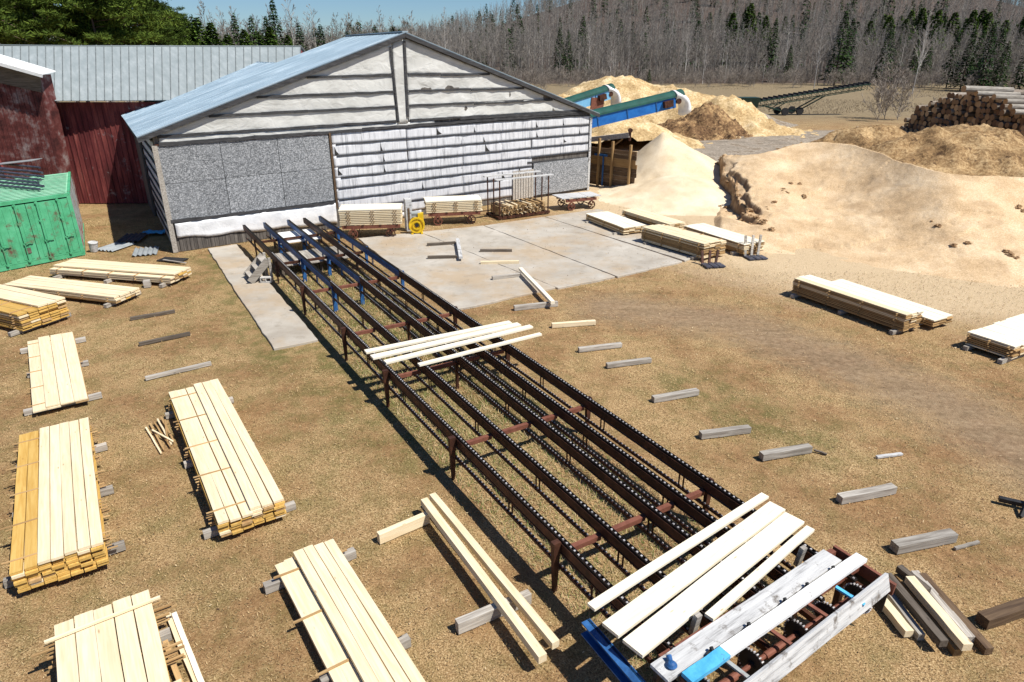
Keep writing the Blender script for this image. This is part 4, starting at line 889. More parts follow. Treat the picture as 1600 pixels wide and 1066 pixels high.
for y in (1.2, 4.75, 8.25, 11.35, 15.48, 19.2, 22.8):
    for i in range(4):
        MB().beam(V3(i,y,.72,.035), V3(i+1,y,.72,-.03), .09, .085).build('cross_beam', RUSTB if y < 16 else RUST, cv)
    m = MB(); M_ = Matrix.Rotation(R(0), 3, 'Z')
    def leg(x, yy, zt, mt, w0=.13, w1=.065):
        mb_ = MB(); V = []
        for z, ww in ((0, w1), (zt, w0)):
            for sx, sy in ((-1,-1),(1,-1),(1,1),(-1,1)): V.append((x+sx*ww/2, yy+sy*ww*.38, z))
        mb_.add(V, [(3,2,1,0),(4,5,6,7),(0,1,5,4),(1,2,6,5),(2,3,7,6),(3,0,4,7)]); return mb_.build('leg', mt, cv)
    if y < 18: leg(-.10, y, .97, RUST)
    else: leg(-.06, y, .85, RUST, .06, .05)
    leg(rx(4,y)+.10, y, .93, BLUE if y > 15 else RUST)
    if y > 15:
        leg(rx(1,y)+.02, y-.2, .86, BLUE, .14, .13); leg(rx(2,y)+.02, y, .74, BLUE, .12, .12)
    elif y > 8: leg(rx(2,y), y, .70, RUST, .08, .07)
# drive end
def plk(name, a, b, wd, th, mat, roll=0, lb=None): return beam_obj(name, a, b, wd, th, mat, lb, None, None, cv, roll)
plk('deck_board', (-.40,-1.40,.99), (3.18,-1.19,1.00), .29, .05, WHITEW)
plk('deck_board', (.47,-1.62,1.045), (3.46,-1.46,1.055), .17, .06, WHITEB)
plk('deck_board', (-.20,-1.66,1.040), (.465,-1.622,1.044), .17, .06, BLUEL)
plk('guard_board', (.05,-2.10,.90), (3.44,-1.90,.95), .045, .27, WHITEW, R(-18))
m = MB().tube((-.25,-1.78,.74), (3.3,-1.70,.76), .032, n=12); m.build('drive_shaft', RUSTB, cv)
for c0_, c1_ in ((-.1,.55),(1.1,1.45),(2.5,2.75)): MB().tube((c0_,-1.775+.02*c0_,.742), (c1_,-1.775+.02*c1_,.744), .05, n=12).build('shaft_collar', RUSTB, cv)
def sprocket(x, r=.19):
    m = MB(); n = 28; V = []
    for s in (-.012, .012):
        for i in range(n*2):
            t = math.pi*i/n; rr = r*(1.07 if i % 2 else .97); V.append((x+s, -1.755+rr*math.cos(t), .745+rr*math.sin(t)))
    k = n*2; m.add(V, [tuple(range(k)), tuple(range(2*k-1,k-1,-1))] + [(i,(i+1) % k,k+(i+1) % k,k+i) for i in range(k)])
    m.tube((x-.05,-1.755,.745), (x+.05,-1.755,.745), .06, n=12); o = m.build('sprocket', BLACK, cv)
    m = MB()
    for i in range(0, n):
        t = 2*math.pi*i/n
        m.box((x, -1.755+(r+.018)*math.cos(t), .745+(r+.018)*math.sin(t)), (.036,.02,.016), Matrix.Rotation(t, 3, 'X'))
    c = m.build('chain_wrap', LINK, cv); return o
for i, xx in enumerate((.06, .86, 1.74, 2.36, 3.02)): sprocket(xx)
for xx, mt in ((.42, GREYP), (1.28, RUSTB), (2.08, RUSTB), (2.68, BLUEL)):
    MB().beam((xx,-1.60,.99), (xx+.10,-1.98,.93), .055, .03).build('arm', mt, cv)
for yy in (-1.22, -1.60): MB().beam((-.2,yy,.93), (3.35,yy+.12,.94), .09, .08).build('frame_rail', RUSTB, cv)
MB().beam((-.30,-1.25,.72), (3.2,-1.12,.74), .06, .16).build('frame_rail', BRNW, cv)
for xx in (-.15, 1.25, 2.2, 3.30):
    MB().beam((xx,-1.35,.95), (xx,-1.35,.02), .09, .09, up=Vector((0,1,0))).build('leg', RUST, cv)
    MB().beam((xx,-1.9,.70), (xx,-1.1,.70), .06, .09).build('arm', RUST, cv)
MB().beam((3.42,-1.05,.90), (3.50,-1.98,.84), .05, .20).build('end_plate', RUSTB, cv)
MB().beam((3.44,-1.10,.62), (3.48,-1.92,.60), .02, .42).build('end_plate', BLACK, cv)
MB().beam((-.47,-.12,.66), (-.52,-2.6,.66), .05, .22).beam((-.52,-.12,.56), (-.58,-2.6,.56), .13, .02).beam((-.52,-.12,.76), (-.58,-2.6,.76), .13, .02).build('side_channel', BLUE, cv)
for xx, yy in ((2.86,-.90),(.58,-1.03)):
    MB().box((xx,yy,.93), (.09,.07,.36), Matrix.Rotation(R(8),3,'X')).build('stake', GREYW, cv)
for q in ((.3,-1.52),(1.0,-1.49),(1.75,-1.45),(2.25,-1.42),(2.85,-1.40)):
    MB().box((q[0],q[1],1.03), (.12,.035,.05), Matrix.Rotation(R(15),3,'Z')).tube((q[0]+.05,q[1]-.01,1.05),(q[0]+.05,q[1]+.02,1.09),.025,n=8).build('chain_lug', BLACK, cv)
def cw(x, y, z): return CP0 + CUX*x + CUY*y + Vector((0,0,z))
m = MB()
for r0_, r1_, z0, z1 in ((.075,.095,0,.05),(.095,.06,.05,.10),(.06,.02,.10,.12)):
    m.tube((0,0,z0),(0,0,z1),r0_,r1_,n=16)
m.tube((0,.02,.05),(-.02,.16,.09),.035,.05,n=10)
o = m.build('metal_funnel', BLUE, smooth=False, loc=cw(-.22,-1.42,1.02)); o.scale = (.72,.72,.6); tag(o, 'small blue metal funnel lying on the white drive deck', 'funnel')
for (a, b, wd, th, lb, grp) in (((-.47,-.16),(3.52,.31),.14,.045,'narrow white plank lying farthest back on the conveyor near the drive','planks'), ((-.5,-.60),(3.45,.0),.28,.05,'wide white plank second from the drive deck','planks'),
    ((-.45,-.97),(3.44,-.34),.32,.05,'widest white plank overlapping its neighbour near the drive','planks'), ((.74,-1.10),(3.43,-.63),.13,.05,'short narrow white plank closest to the drive deck','planks')):
    beam_obj('loose_plank', cw(a[0],a[1],.991+th/2), cw(b[0],b[1],.991+th/2), wd, th, CREAM, lb, 'plank', 'loose planks at the drive end')
for (a, b, wd, lb) in (((-.17,9.40),(3.93,9.24),.19,'farthest of the white planks across the conveyor middle'), ((-.15,9.0),(4.06,9.0),.22,'wide white plank second across the conveyor middle'),
    ((.02,8.57),(4.26,8.70),.18,'third white plank across the conveyor middle'), ((.65,8.02),(4.18,8.12),.12,'narrow white plank set apart across the conveyor middle')):
    beam_obj('loose_plank', cw(a[0],a[1],1.016), cw(b[0],b[1],1.016), wd, .05, CREAM, lb, 'plank', 'loose planks across the conveyor middle')
# boards laid under the far end
pt = thing('plank_platform', 'grey plank platform laid beneath the far rails of the conveyor', 'platform', cw(.3,19.7,0), CA)
for i in range(15):
    o = board('plank', 1.9, .185, .035, GREYW, pt, (.02+.195*i, .95+random.uniform(-.08,.08), .46), R(90))
for yy in (.2, 1.7):
    MB().beam((-.1,yy,.40), (3.0,yy,.40), .08, .08).build('joist', DARKW, pt)
for xx in (0, 1.45, 2.9):
    for yy in (.2, 1.7): MB().beam((xx,yy,.36), (xx,yy,0), .1, .1, up=Vector((0,1,0))).build('leg', DARKW, pt)
wp = thing('white_panel_table', 'bright white panel lying between the rails near the shed', 'panel', cw(1.0,22.4,0), CA)
MB().box((.75,1.05,.62), (1.75,1.9,.03)).build('panel', WHITEB, wp)
for xx in (.0,1.5):
    for yy in (.25,1.85): MB().beam((xx,yy,.60), (xx,yy,0), .08, .08, up=Vector((0,1,0))).build('leg', DARKW, wp)
# little steps and hollow block beside the rails
s0 = W(398,436); s1 = W(427,441)
stp = thing('wooden_steps', 'small weathered wooden steps beside the far rails', 'steps', W(412,437)+Vector((0,0,.05)), CA)
for yy in (-.42, .42):
    MB().beam((-.55,yy,.06), (.18,yy,.78), .05, .26).build('stringer', GREYW, stp)
    MB().beam((.22,yy,0), (.22,yy,.86), .09, .09, up=Vector((0,1,0))).build('post', GREYW, stp)
for k_ in range(3): MB().box((-.42+.25*k_,0,.22+.25*k_), (.26,.82,.04)).build('tread', GREYW, stp)
cb = MB()
for z_ in (0.02,.18): cb.box((0,0,z_), (.40,.19,.035))
for x_ in (-.185,0,.185): cb.box((x_,0,.10), (.03,.19,.13))
cbo = cb.build('cinder_block', CONCB, loc=W(413,441)+Vector((.15,-.15,.055)), rz=R(4)); tag(cbo, 'pale hollow concrete block beside the little steps', 'block')

# ------------------------------------------------------------------ shipping container with pipes on its roof
ka, kb = W(131.7,398.5), W(7.6,423.8); kx = (kb-ka).normalized(); ky = Vector((-kx.y, kx.x, 0)); 
if ky.y < 0: ky = -ky
topb = W(109,260.4,2.59); dep_dir = (topb - Vector((ka.x,ka.y,2.59))); DK = min(dep_dir.length, 7.0)
ct = thing('shipping_container', 'faded green steel shipping container with closed doors', 'container', ka, math.atan2(-kx.y, -kx.x))
LXx = Vector((-kx.x, -kx.y, 0)); LYy = Vector((-LXx.y, LXx.x, 0)); dl = Vector((dep_dir.dot(LXx), dep_dir.dot(LYy), 0)).normalized()*6.06
CW, CHh = 3.25, 2.59
def KP(a, b, z): return Vector((-a, 0, z)) + dl*b            # a from right corner to the left, b depth fraction
m = MB(); 
m.add([KP(0,1,.1), KP(0,0.01,.1), KP(0,0.01,CHh), KP(0,1,CHh)], [(0,1,2,3)])
for i in range(22):                                           # corrugated right side
    f0 = .02+.96*i/22; f1 = f0+.022; o_ = Vector((.035,0,0)); A_, B_ = KP(0,f0,.18), KP(0,f1,.18)
    z_ = Vector((0,0,2.25)); m.add([A_+o_, B_+o_, B_+o_+z_, A_+o_+z_, A_, B_, B_+z_, A_+z_], [(0,1,2,3),(4,0,3,7),(1,5,6,2)])
m.build('side_wall', GREYP, ct)
m = MB(); m.add([KP(CW,1,.1), KP(CW,0.01,.1), KP(CW,0.01,CHh), KP(CW,1,CHh), KP(0,1,.1), KP(0,1,CHh)], [(3,2,1,0),(4,5,3,0)]); m.build('back_wall', GREENC, ct)
m = MB(); m.add([KP(0,0,CHh), KP(CW,0,CHh), KP(CW,1,CHh), KP(0,1,CHh)], [(0,1,2,3)])
for i in range(16):
    f0 = .03+.94*i/16; m.add([KP(.1,f0,CHh+.02), KP(CW-.1,f0,CHh+.02), KP(CW-.1,f0+.03,CHh+.02), KP(.1,f0+.03,CHh+.02)], [(0,1,2,3)])
m.build('roof', GREENT, ct)
fr_ = MB()
for a_ in (0.05, CW-0.05): fr_.beam(KP(a_,0,0), KP(a_,0,CHh), .14, .12, up=Vector((0,1,0)))
fr_.beam(KP(0,0,CHh-.06), KP(CW,0,CHh-.06), .12, .13).beam(KP(0,0,.1), KP(CW,0,.1), .12, .16)
fr_.beam(KP(-.0,0,CHh-.02), KP(0,1,CHh-.02), .10, .10).beam(KP(0,0,.08), KP(0,1,.08), .10, .14).beam(KP(CW,0,CHh-.02), KP(CW,1,CHh-.02), .10, .10); fr_.build('frame', GREENC, ct)
for k_ in range(2):
    DW = (CW-.24)/2; a0_ = .12+DW*k_; mm = MB()
    mm.box((-(a0_+DW/2),-.035,1.30), (DW-.02,.04,2.22))
    for j in range(5): mm.box((-(a0_+DW*(.15+.175*j)),-.06,1.30), (.085,.02,2.05))
    dr = mm.build('door', GREENC, ct)
    for q in (DW*.26,DW*.76):
        bm_ = MB().tube((-(a0_+q),-.115,.16), (-(a0_+q),-.115,2.50), .021, n=8)
        for zz in (.22,.9,1.7,2.42): bm_.box((-(a0_+q),-.10,zz), (.10,.05,.07))
        br_ = bm_.build('lock_rod', GREENC, dr)
        MB().beam((-(a0_+q),-.15,.95), (-(a0_+q-.30),-.15,.98), .025, .03).build('handle', GREENC, dr)
MB().box((-1.95,-.075,.62), (.20,.012,.22)).build('data_plate', DARKW, ct)
PIPE = noisy('dark_plastic_pipe', [(0.3,(0.025,0.028,0.045)),(0.7,(0.09,0.095,0.12))], 3, 5, 0.4)
pipes0 = [((-40,252),(62,262)), ((-40,258),(66,270)), ((-40,264),(68,276)), ((-40,270),(64,281)), ((-40,275),(60,286)), ((-40,281),(68,291)), ((-40,286),(62,296)), ((-40,262),(58,268))]
for i, (p, q) in enumerate(pipes0):
    zz = 2.70+.03*(i % 3)
    a_, b_ = W(*p, zz), W(*q, zz); o_ = (a_+b_)/2; mb_ = MB().tube(a_-o_, b_-o_, .055, n=10)
    tag(mb_.build('plastic_pipe', PIPE, smooth=False, loc=o_), 'dark plastic pipe in the bundle on the green container roof', 'pipe', 'dark pipes on the container')
a_ = W(5,256,2.85); mb_ = MB().box((0,0,0), (2.6,.9,.03), Matrix.Rotation(R(-6),3,'Y')); tag(mb_.build('grey_sheet', GALV, loc=W(18,254,2.80)), 'grey sheet lying behind the pipes on the container', 'sheet')
# clutter between container and shed
def corr(name, p, L, wd, rz, mat, label, z=.05, tilt=0):
    m = MB(); n = 24; V = []
    for j in (0, 1):
        for i in range(n+1): V.append((wd*(i/n-.5), L*(j-.5), .035*math.sin(i/n*math.pi*2*5)))
    m.add(V, [(i, i+1, n+2+i, n+1+i) for i in range(n)]); o = m.build(name, mat, loc=W(*p)+Vector((0,0,z)), rz=rz, smooth=False)
    sm = o.modifiers.new('t','SOLIDIFY'); sm.thickness = .006; o.rotation_euler = (tilt, 0, rz); return tag(o, label, 'roofing sheet', 'corrugated sheets beside the shed')
corr('corrugated_sheet', (181,387), 1.3, .95, R(-14), GALV, 'wavy grey roofing sheet beside the white bucket')
corr('corrugated_sheet', (228,394), 1.3, .95, R(22), GALV, 'ribbed pale roofing sheet nearest the shed corner')
corr('corrugated_sheet', (208,375), 1.5, .95, R(12), PIPE, 'dark roofing sheet lying in the shed shadow', z=.12)
m = MB(); V = []; n_ = 10
for j in range(n_+1):
    for i in range(n_+1):
        r_1 = .5*(1-.15*noise.noise((i*.7,j*.7,2))); V.append(((i/n_-.5)*2*r_1, (j/n_-.5)*1.2*r_1, .12+.10*noise.noise((i*.5,j*.5,0))))
m.add(V, [(j*(n_+1)+i, j*(n_+1)+i+1, (j+1)*(n_+1)+i+1, (j+1)*(n_+1)+i) for j in range(n_) for i in range(n_)])
o = m.build('blue_tarp', BLUEL, loc=W(243,366), smooth=True); sm = o.modifiers.new('t','SOLIDIFY'); sm.thickness = .01; tag(o, 'crumpled bright blue tarp at the shed side wall', 'tarp')
bk = thing('white_bucket', 'round white bucket tipped beside the container', 'bucket', W(147,393))
MB().tube((0,0,.02),(0.06,-.03,.40),.15,.18,n=18).build('body', WHITEW, bk, smooth=False); MB().ring((.06,-.03,.40),(0.06,-.03,.38),.19,.165,.03).build('rim', WHITEW, bk)
o = MB().box((0,0,.03),(1.1,.55,.03)).build('rubber_mat', BLACK, loc=W(270,407), rz=R(-12)); tag(o, 'dark flat sheet lying at the path corner', 'sheet')
beam_obj('loose_stick', W(255,406,.08), W(290,411,.06), .08, .03, GREYW, 'grey board lying over the dark flat sheet', 'stick', 'loose sticks in the yard')
o = MB().box((0,0,.12),(.22,.22,.24)).build('timber_block', GREYW, loc=W(231,448), rz=R(20)); tag(o, 'short upright grey block between the two left stacks', 'timber')

# ------------------------------------------------------------------ kiln carts, sticker rack, blower
def cart(p, q, label, load=None, bed=.62, dpth=1.25, wheel=.22):
    a, b = W(*p,0), W(*q,0); d = (b-a); L = d.length; rz = math.atan2(d.y, d.x)
    t = thing('lumber_cart', label, 'cart', (a.x, a.y, 0), rz, 'iron wheeled carts along the shed front')
    for yy in (.05, dpth-.05): MB().beam((.1,yy,bed-.10), (L-.1,yy,bed-.10), .10, .14).build('frame_beam', RUSTB, t)
    for xx in (.25, L*.36, L*.64, L-.25): MB().beam((xx,-.02,bed-.04), (xx,dpth+.02,bed-.04), .10, .06).build('bolster', RUST, t)
    for xx in (L*.20, L*.80):
        MB().tube((xx,-.02,wheel), (xx,dpth+.02,wheel), .03, n=8).build('axle', RUST, t)
        for yy in (0, dpth):
            m = MB().ring((xx,yy,wheel), (0,1,0), wheel, wheel-.04, .06, n=22).tube((xx,yy-.05,wheel), (xx,yy+.05,wheel), .05, n=10)
            for s in range(6): 
                tt = math.pi*2*s/6; m.beam((xx,yy,wheel), (xx+(wheel-.02)*math.cos(tt),yy,wheel+(wheel-.02)*math.sin(tt)), .02, .03, up=Vector((0,1,0)))
            m.build('wheel', RUSTB if xx < L/2 else RUST, t)
            MB().beam((xx-.12,yy,wheel+.05), (xx,yy,bed-.12), .05, .04, up=Vector((0,1,0))).beam((xx+.12,yy,wheel+.05), (xx,yy,bed-.12), .05, .04, up=Vector((0,1,0))).build('bracket', RUSTB, t)
    return t, L, rz, a
def cartload(a, rz, L, bed, dpth, ztop, layers, label):
    t = thing('lumber_stack', label, 'lumber stack', (a.x, a.y, 0), rz, 'stickered lumber on the carts')
    z0 = bed; pitch = (ztop-z0)/layers; th = pitch*.62; r = random.Random(int(L*100)); cols = 6; bw = dpth/cols
    for k in range(layers):
        for c in range(cols):
            if k < layers-1 and c not in (0, 1, cols-1): continue
            board('board', round(L-r.choice((0,.03,.06)),2), bw-.006, th, CREAM if k == layers-1 else PALE, t, (L/2+r.uniform(-.02,.02), bw*(c+.5), z0+pitch*k+th/2))
        if k < layers-1:
            for f in (.12, .5, .86):
                for s in (0, 1): board('sticker', round(dpth+.06,1), .05, pitch-th-.001, TANB, t, (L*f+(.05*(k % 2))+s*.10, dpth/2, z0+pitch*(k+.81)), R(90))
    return t
p1_, q1_ = (527,374), (630,372)
t, L, rz, a = cart((533,374), (630,371), 'rusty iron cart under the left lumber load, nearest the conveyor')
cartload(a, rz, L, .63, 1.25, 1.36, 9, 'pale stickered lumber load on the left cart')
t, L, rz, a = cart((667,353), (754,349), 'rusty iron cart beside the yellow blower')
cartload(a, rz, L, .63, 1.2, 1.22, 7, 'pale stickered lumber load right of the yellow blower')
t, L, rz, a = cart((882,330), (934,325), 'empty small cart with a whitish plank bed near the shed corner', dpth=1.2)
for i in range(6): board('deck_plank', round(L+.35,1), .19, .05, WHITEW, t, (L/2, .1+.2*i, .66))
# rack
ra, rb_ = W(781,344), W(856,334); rd_ = rb_-ra; RL = rd_.length; rr = math.atan2(rd_.y, rd_.x)
rk = thing('sticker_rack', 'steel post rack filled with a heap of short sticks against the shed', 'rack', (ra.x,ra.y,0), rr)
for xx in (0, RL):
    for yy in (0, .62, 1.25): MB().beam((xx,yy,0), (xx,yy,2.0), .05, .05, up=Vector((0,1,0))).build('post', RUST, rk)
for yy in (0, 1.25): MB().beam((-.1,yy,.10), (RL+.1,yy,.10), .10, .12).build('base_beam', RUST, rk)
for xx in (0, RL/2, RL): MB().beam((xx,0,.10), (xx,1.25,.10), .08, .08).build('base_beam', RUST, rk)
for yy in (-.02, 1.2): board('top_board', round(RL+.5,1), .22, .05, WHITEW, rk, (RL/2, yy, 2.03))
r = random.Random(3); nst = 0
cols_ = [PALE, SIDE, TANB, SIDE, BRNW]
for k in range(9):
    for i in range(10):
        x = .12 + (RL-.24)*(i+r.random()*.8)/10.2; o = board('stick', 1.3, .045+.04*(k == 8), .035, r.choice(cols_), rk, (x, .60+r.uniform(-.1,.1), .20+.058*k+r.uniform(-.01,.01)), R(90+r.uniform(-5,5)))
MB().box((RL/2,.62,.40), (RL-.2,1.0,.42)).build('stick_bundle', BARKS, rk)
# blower
bc = W(652,366)+Vector((0,0,.05)); bl_ = thing('yellow_blower', 'round yellow blower standing between the two loaded carts', 'blower', bc, R(8))
m = MB().tube((0,-.12,.40), (0,.14,.40), .37, n=32); m.build('housing', YEL, bl_, smooth=False)
m = MB().ring((0,-.14,.40), (0,1,0), .37, .30, .05, n=32).ring((0,-.15,.40), (0,1,0), .20, .15, .06, n=24); m.build('ring', YEL, bl_)
MB().tube((0,-.16,.40), (0,-.05,.40), .09, n=14).build('hub', BLACK, bl_); MB().box((.20,0,.78), (.26,.24,.35)).build('outlet', YEL, bl_)
MB().tube((-.22,.05,.92), (.18,.05,.92), .11, n=14).box((-.05,.05,.80), (.3,.2,.08)).build('motor', GREYP, bl_)
MB().box((-.22,0,.03), (.10,.5,.06)).box((.22,0,.03), (.10,.5,.06)).build('foot', YEL, bl_)
pb = thing('white_post_box', 'narrow whitish cabinet post beside the left lumber load', 'cabinet', W(638,362)+Vector((0,.3,0)), R(20))
MB().box((0,0,.75), (.30,.45,1.5)).build('body', WHITEW, pb); MB().box((-.02,-.235,.6), (.10,.02,1.0)).build('door', BRNW, pb)
# leaning forks/bolsters beside the right stacks
for bx, by, lb in ((1178,402,'leaning'), (1112,414,'low')):
    st_ = thing('fork_frame', 'dark upright fork frame standing beside the smooth topped stack' if bx > 1150 else 'dark low fork frame at the corner of the high brown stack', 'frame', W(bx,by), R(10))
    for i in range(3):
        MB().beam((-.35+.28*i,.1,0), (-.30+.34*i,.35,.85 if bx > 1150 else .5), .10, .05, up=Vector((0,1,0))).build('upright', GREYW if bx > 1150 else RUST, st_)
        MB().box((-.30+.28*i,-.18,.04), (.24,.55,.05)).build('foot_plate', PIPE, st_)
# dark metal gear at the right edge
gb_ = thing('metal_brackets', 'dark metal bracket bundle at the right edge of the grass', 'bracket', W(1640,806), R(-25))
MB().beam((-.8,.05,.10),(.9,.0,.10),.10,.08).build('beam', BLACK, gb_); MB().beam((-.3,-.1,.06),(.9,-.35,.06),.10,.08).build('beam', BLACK, gb_)
for i in range(3): MB().beam((-.5+.3*i,-.3,.02), (-.35+.3*i,.1,.26), .06,.06,up=Vector((0,1,0))).build('prong', BLACK, gb_)

# ------------------------------------------------------------------ covered blue outfeed conveyors
def covered(p, q, ya, yb, name_label, blue, green, hgt=.75, wid=1.0, cloth=True):
    A, B = D(*p, ya), D(*q, yb); t = thing('covered_conveyor', name_label, 'conveyor', A)
    d = B-A; x = d.normalized(); y = Vector((0,0,1)).cross(x).normalized(); z = x.cross(y); M = Matrix((x,y,z)).transposed()
    L = d.length; m = MB(); n = 10; V = []
    for e in (0, L):
        for i in range(n+1):
            tt = math.pi*i/n; V.append(M @ Vector((e, math.cos(tt)*wid*.58, math.sin(tt)*.42)))
    m.add(V, [(i,i+1,n+2+i,n+1+i) for i in range(n)]); m.add([V[i] for i in range(n+1)], [tuple(range(n+1))]); m.add([V[n+1+i] for i in range(n+1)], [tuple(range(n,-1,-1))])
    for k in range(int(L/1.0)):
        for i in range(n):
            pass
    m.build('cover', green, t, smooth=False)
    MB().box(M @ Vector((L*.46,0,-hgt/2)), (L*.92,wid,hgt), M).build('trough', blue, t)
    m = MB()
    for k in range(int(L/2.4)+1): m.box(M @ Vector((min(.1+2.4*k, L*.9),-wid/2-.02,-hgt/2)), (.07,.05,hgt+.04), M)
    m.build('rib', BLUE, t)
    MB().tube(M @ Vector((L-.5,-.55,-.35)), M @ Vector((L-.5,.55,-.35)), .20, n=14).box(M @ Vector((L-1.5,-.65,-.35)), (.7,.35,.45), M).build('motor', RUST, t)
    if cloth:
        V = []; nn, nr = 9, 16
        for j in range(nn+1):
            f = j/nn; c = Vector((L-.75+.95*min(f*1.4,1), 0, .05-1.35*f*f)); 
            for i in range(nr):
                a = 2*math.pi*i/nr; rr = (.62+.10*f)*(1+.22*noise.noise((math.cos(a)*1.5, math.sin(a)*1.5+f*.6, ya))); V.append(M @ (c + Vector((math.sin(a)*.40*f+.05, math.cos(a)*rr, math.sin(a)*.42*(1-f*.5)))))
        mm = MB().add(V, [(j*nr+i, j*nr+(i+1) % nr, (j+1)*nr+(i+1) % nr, (j+1)*nr+i) for j in range(nn) for i in range(nr)])
        o = mm.build('cloth_shroud', CLOTH, t, smooth=True); sm = o.modifiers.new('t','SOLIDIFY'); sm.thickness = .02
    return t, M, L, A
covered((880,192), (1064,148), 51, 54, 'long bright blue conveyor with green cover and white cloth end', BLUEC, GREENR)
t_, M_, L_, A_ = covered((850,172), (956,138), 60, 63, 'paler blue conveyor behind with an orange brown flap', BLUES, GREENR)
MB().box(M_ @ Vector((L_-2.2,-.55,-1.3)), (1.3,.08,2.1), M_ @ Matrix.Rotation(R(18),3,'Y')).build('flap', RUSTB, t_)

# ------------------------------------------------------------------ dark elevating conveyor in the meadow
A = D(1172,160,97); B = D(1357,131,99); GRN = noisy('dark_green_machine_paint', [(0.3,(0.012,0.03,0.022)),(0.7,(0.035,0.07,0.05))], 3, 5, .5)
ev = thing('elevating_conveyor', 'long dark green wheeled elevating conveyor standing in the meadow', 'conveyor', (A.x, A.y, 0)); o0 = Vector((A.x, A.y, 0))
d = B-A; a_, b_ = A-o0, B-o0; yv = Vector((0,0,1)).cross(d).normalized()
for s in (-.6,.6):
    MB().beam(a_+yv*s, b_+yv*s, .10, .16).beam(a_+yv*s-Vector((0,0,.75)), a_.lerp(b_,.95)+yv*s-Vector((0,0,.6)), .08, .10).build('side_rail', GRN, ev)
m = MB()
for i in range(19):
    p = a_.lerp(b_, i/18.5); pb_ = a_.lerp(b_, (i+1)/18.5)
    for s in (-.6,.6): m.beam(p+yv*s, p+yv*s-Vector((0,0,.72)), .05,.05,up=Vector((0,1,0))).beam(p+yv*s, pb_+yv*s-Vector((0,0,.70)), .04,.04)
tag(m.build('truss', GRN, ev), kind='stuff'); MB().beam(a_+Vector((0,0,.10)), b_+Vector((0,0,.10)), 1.1, .10).build('belt', BLACK, ev)
m = MB()
for i in range(24): p = a_.lerp(b_, i/23.5); m.beam(p-yv*.7+Vector((0,0,.22)), p+yv*.7+Vector((0,0,.22)), .12, .22)
m.build('roller', BLACK, ev)
m = MB().box(a_+Vector((-.5,0,.0)), (2.4,1.9,1.3), None, 0, 1.25).box(a_+Vector((-.3,0,-1.2)), (1.8,1.4,1.1)); m.build('hopper', GRN, ev)
wl = D(1220,177,98)-o0; wl.z = .5; wr_ = D(1243,175,99)-o0; wr_.z = .5
for c_ in (wl, wr_):
    for s in (-1.1,1.1): MB().tube(c_+yv*(s-.15), c_+yv*(s+.15), .5, n=16).build('wheel', BLACK, ev)
for s in (-.6,.6):
    MB().beam(wl+yv*s, a_.lerp(b_,.12)+yv*s-Vector((0,0,.7)), .14,.14).beam(wr_+yv*s, a_.lerp(b_,.62)+yv*s-Vector((0,0,.6)), .16,.16).beam(wl+yv*s, wr_+yv*s, .14,.16).beam(wl+yv*s+Vector((-1.5,0,.1)), a_.lerp(b_,.30)+yv*s-Vector((0,0,.6)), .10,.10).build('strut', GRN, ev)

# ------------------------------------------------------------------ log stack: every log a thing
def mat_log(nm, dark, light):
    m, t, b = newmat(nm, .9, 0, .15); k = N(t); co = k.coord('Object', (1.2,7,7), True); c = k.ramp(k.noise(co, 1.3, 7, .7), [(.35, dark), (.6, light)])
    oi = k.n('ShaderNodeObjectInfo'); hs = k.n('ShaderNodeHueSaturation'); k.lk(k.math('ADD', k.math('MULTIPLY', oi.outputs['Random'], .6), .6), hs.inputs['Value']); k.lk(c, hs.inputs['Color']); k.lk(hs.outputs[0], b.inputs['Base Color']); return m
LOGB = mat_log('log_bark', (.10,.075,.055), (.30,.25,.20)); LOGP = mat_log('pale_birch_bark', (.26,.23,.19), (.52,.48,.42)); 
m, t, b = newmat('log_end_grain', .85, 0, .15); k = N(t); tc = k.coord('Object', (0,1,1)); wv = k.n('ShaderNodeTexWave', wave_type='RINGS', rings_direction='X'); wv.inputs['Scale'].default_value = 6; wv.inputs['Distortion'].default_value = 1.5; k.lk(tc, wv.inputs[0])
oi = k.n('ShaderNodeObjectInfo'); c = k.ramp(wv.outputs['Fac'], [(0,(.30,.18,.09)),(1,(.56,.38,.21))]); c = k.mix(k.ramp(oi.outputs['Random'], [(.2,0.0),(.8,.85)]), c, (.12,.06,.032)); k.lk(c, b.inputs['Base Color']); LOGE = m
LM = {}
def logmesh(r, L, pale):
    key = (round(r, 2), pale)
    if key not in LM:
        mb = MB().tube((-L/2,0,0), (L/2,0,0), r, r*.9, n=12, mi=0, cap=True, capmi=1); me = bpy.data.meshes.new('saw_log'); me.from_pydata(mb.v, [], mb.f)
        me.materials.append(LOGP if pale else LOGB); me.materials.append(LOGE); me.polygons.foreach_set('material_index', mb.m); LM[key] = me
    return LM[key]
rl = random.Random(11); lx0 = 42.3; count = 0
toppx = [(1396,206),(1412,190),(1430,165),(1455,158),(1480,146),(1500,137),(1530,142),(1560,152),(1585,168),(1610,185),(1650,200),(1700,215)]
def profile(Y):
    best = 0
    pts = []
    for px, py in toppx:
        # point on the plane X = lx0 seen at that pixel
        d = ray(px, py); t_ = lx0/d.x; pts.append((d.y*t_, CAM_H+d.z*t_))
    pts.sort(); return np.interp(Y, [p[0] for p in pts], [p[1] for p in pts], left=0, right=0)
sp = .55; row = 0; z = .27; logs = []
while z < 6:
    y = 50.5 + (row % 2)*sp/2
    while y < 78:
        if z < profile(y)-.1 and count < 290 and not (z < 1.1 and y < 60): logs.append((y+rl.uniform(-.05,.05), z)); count += 1
        y += sp
    z += sp*.86; row += 1
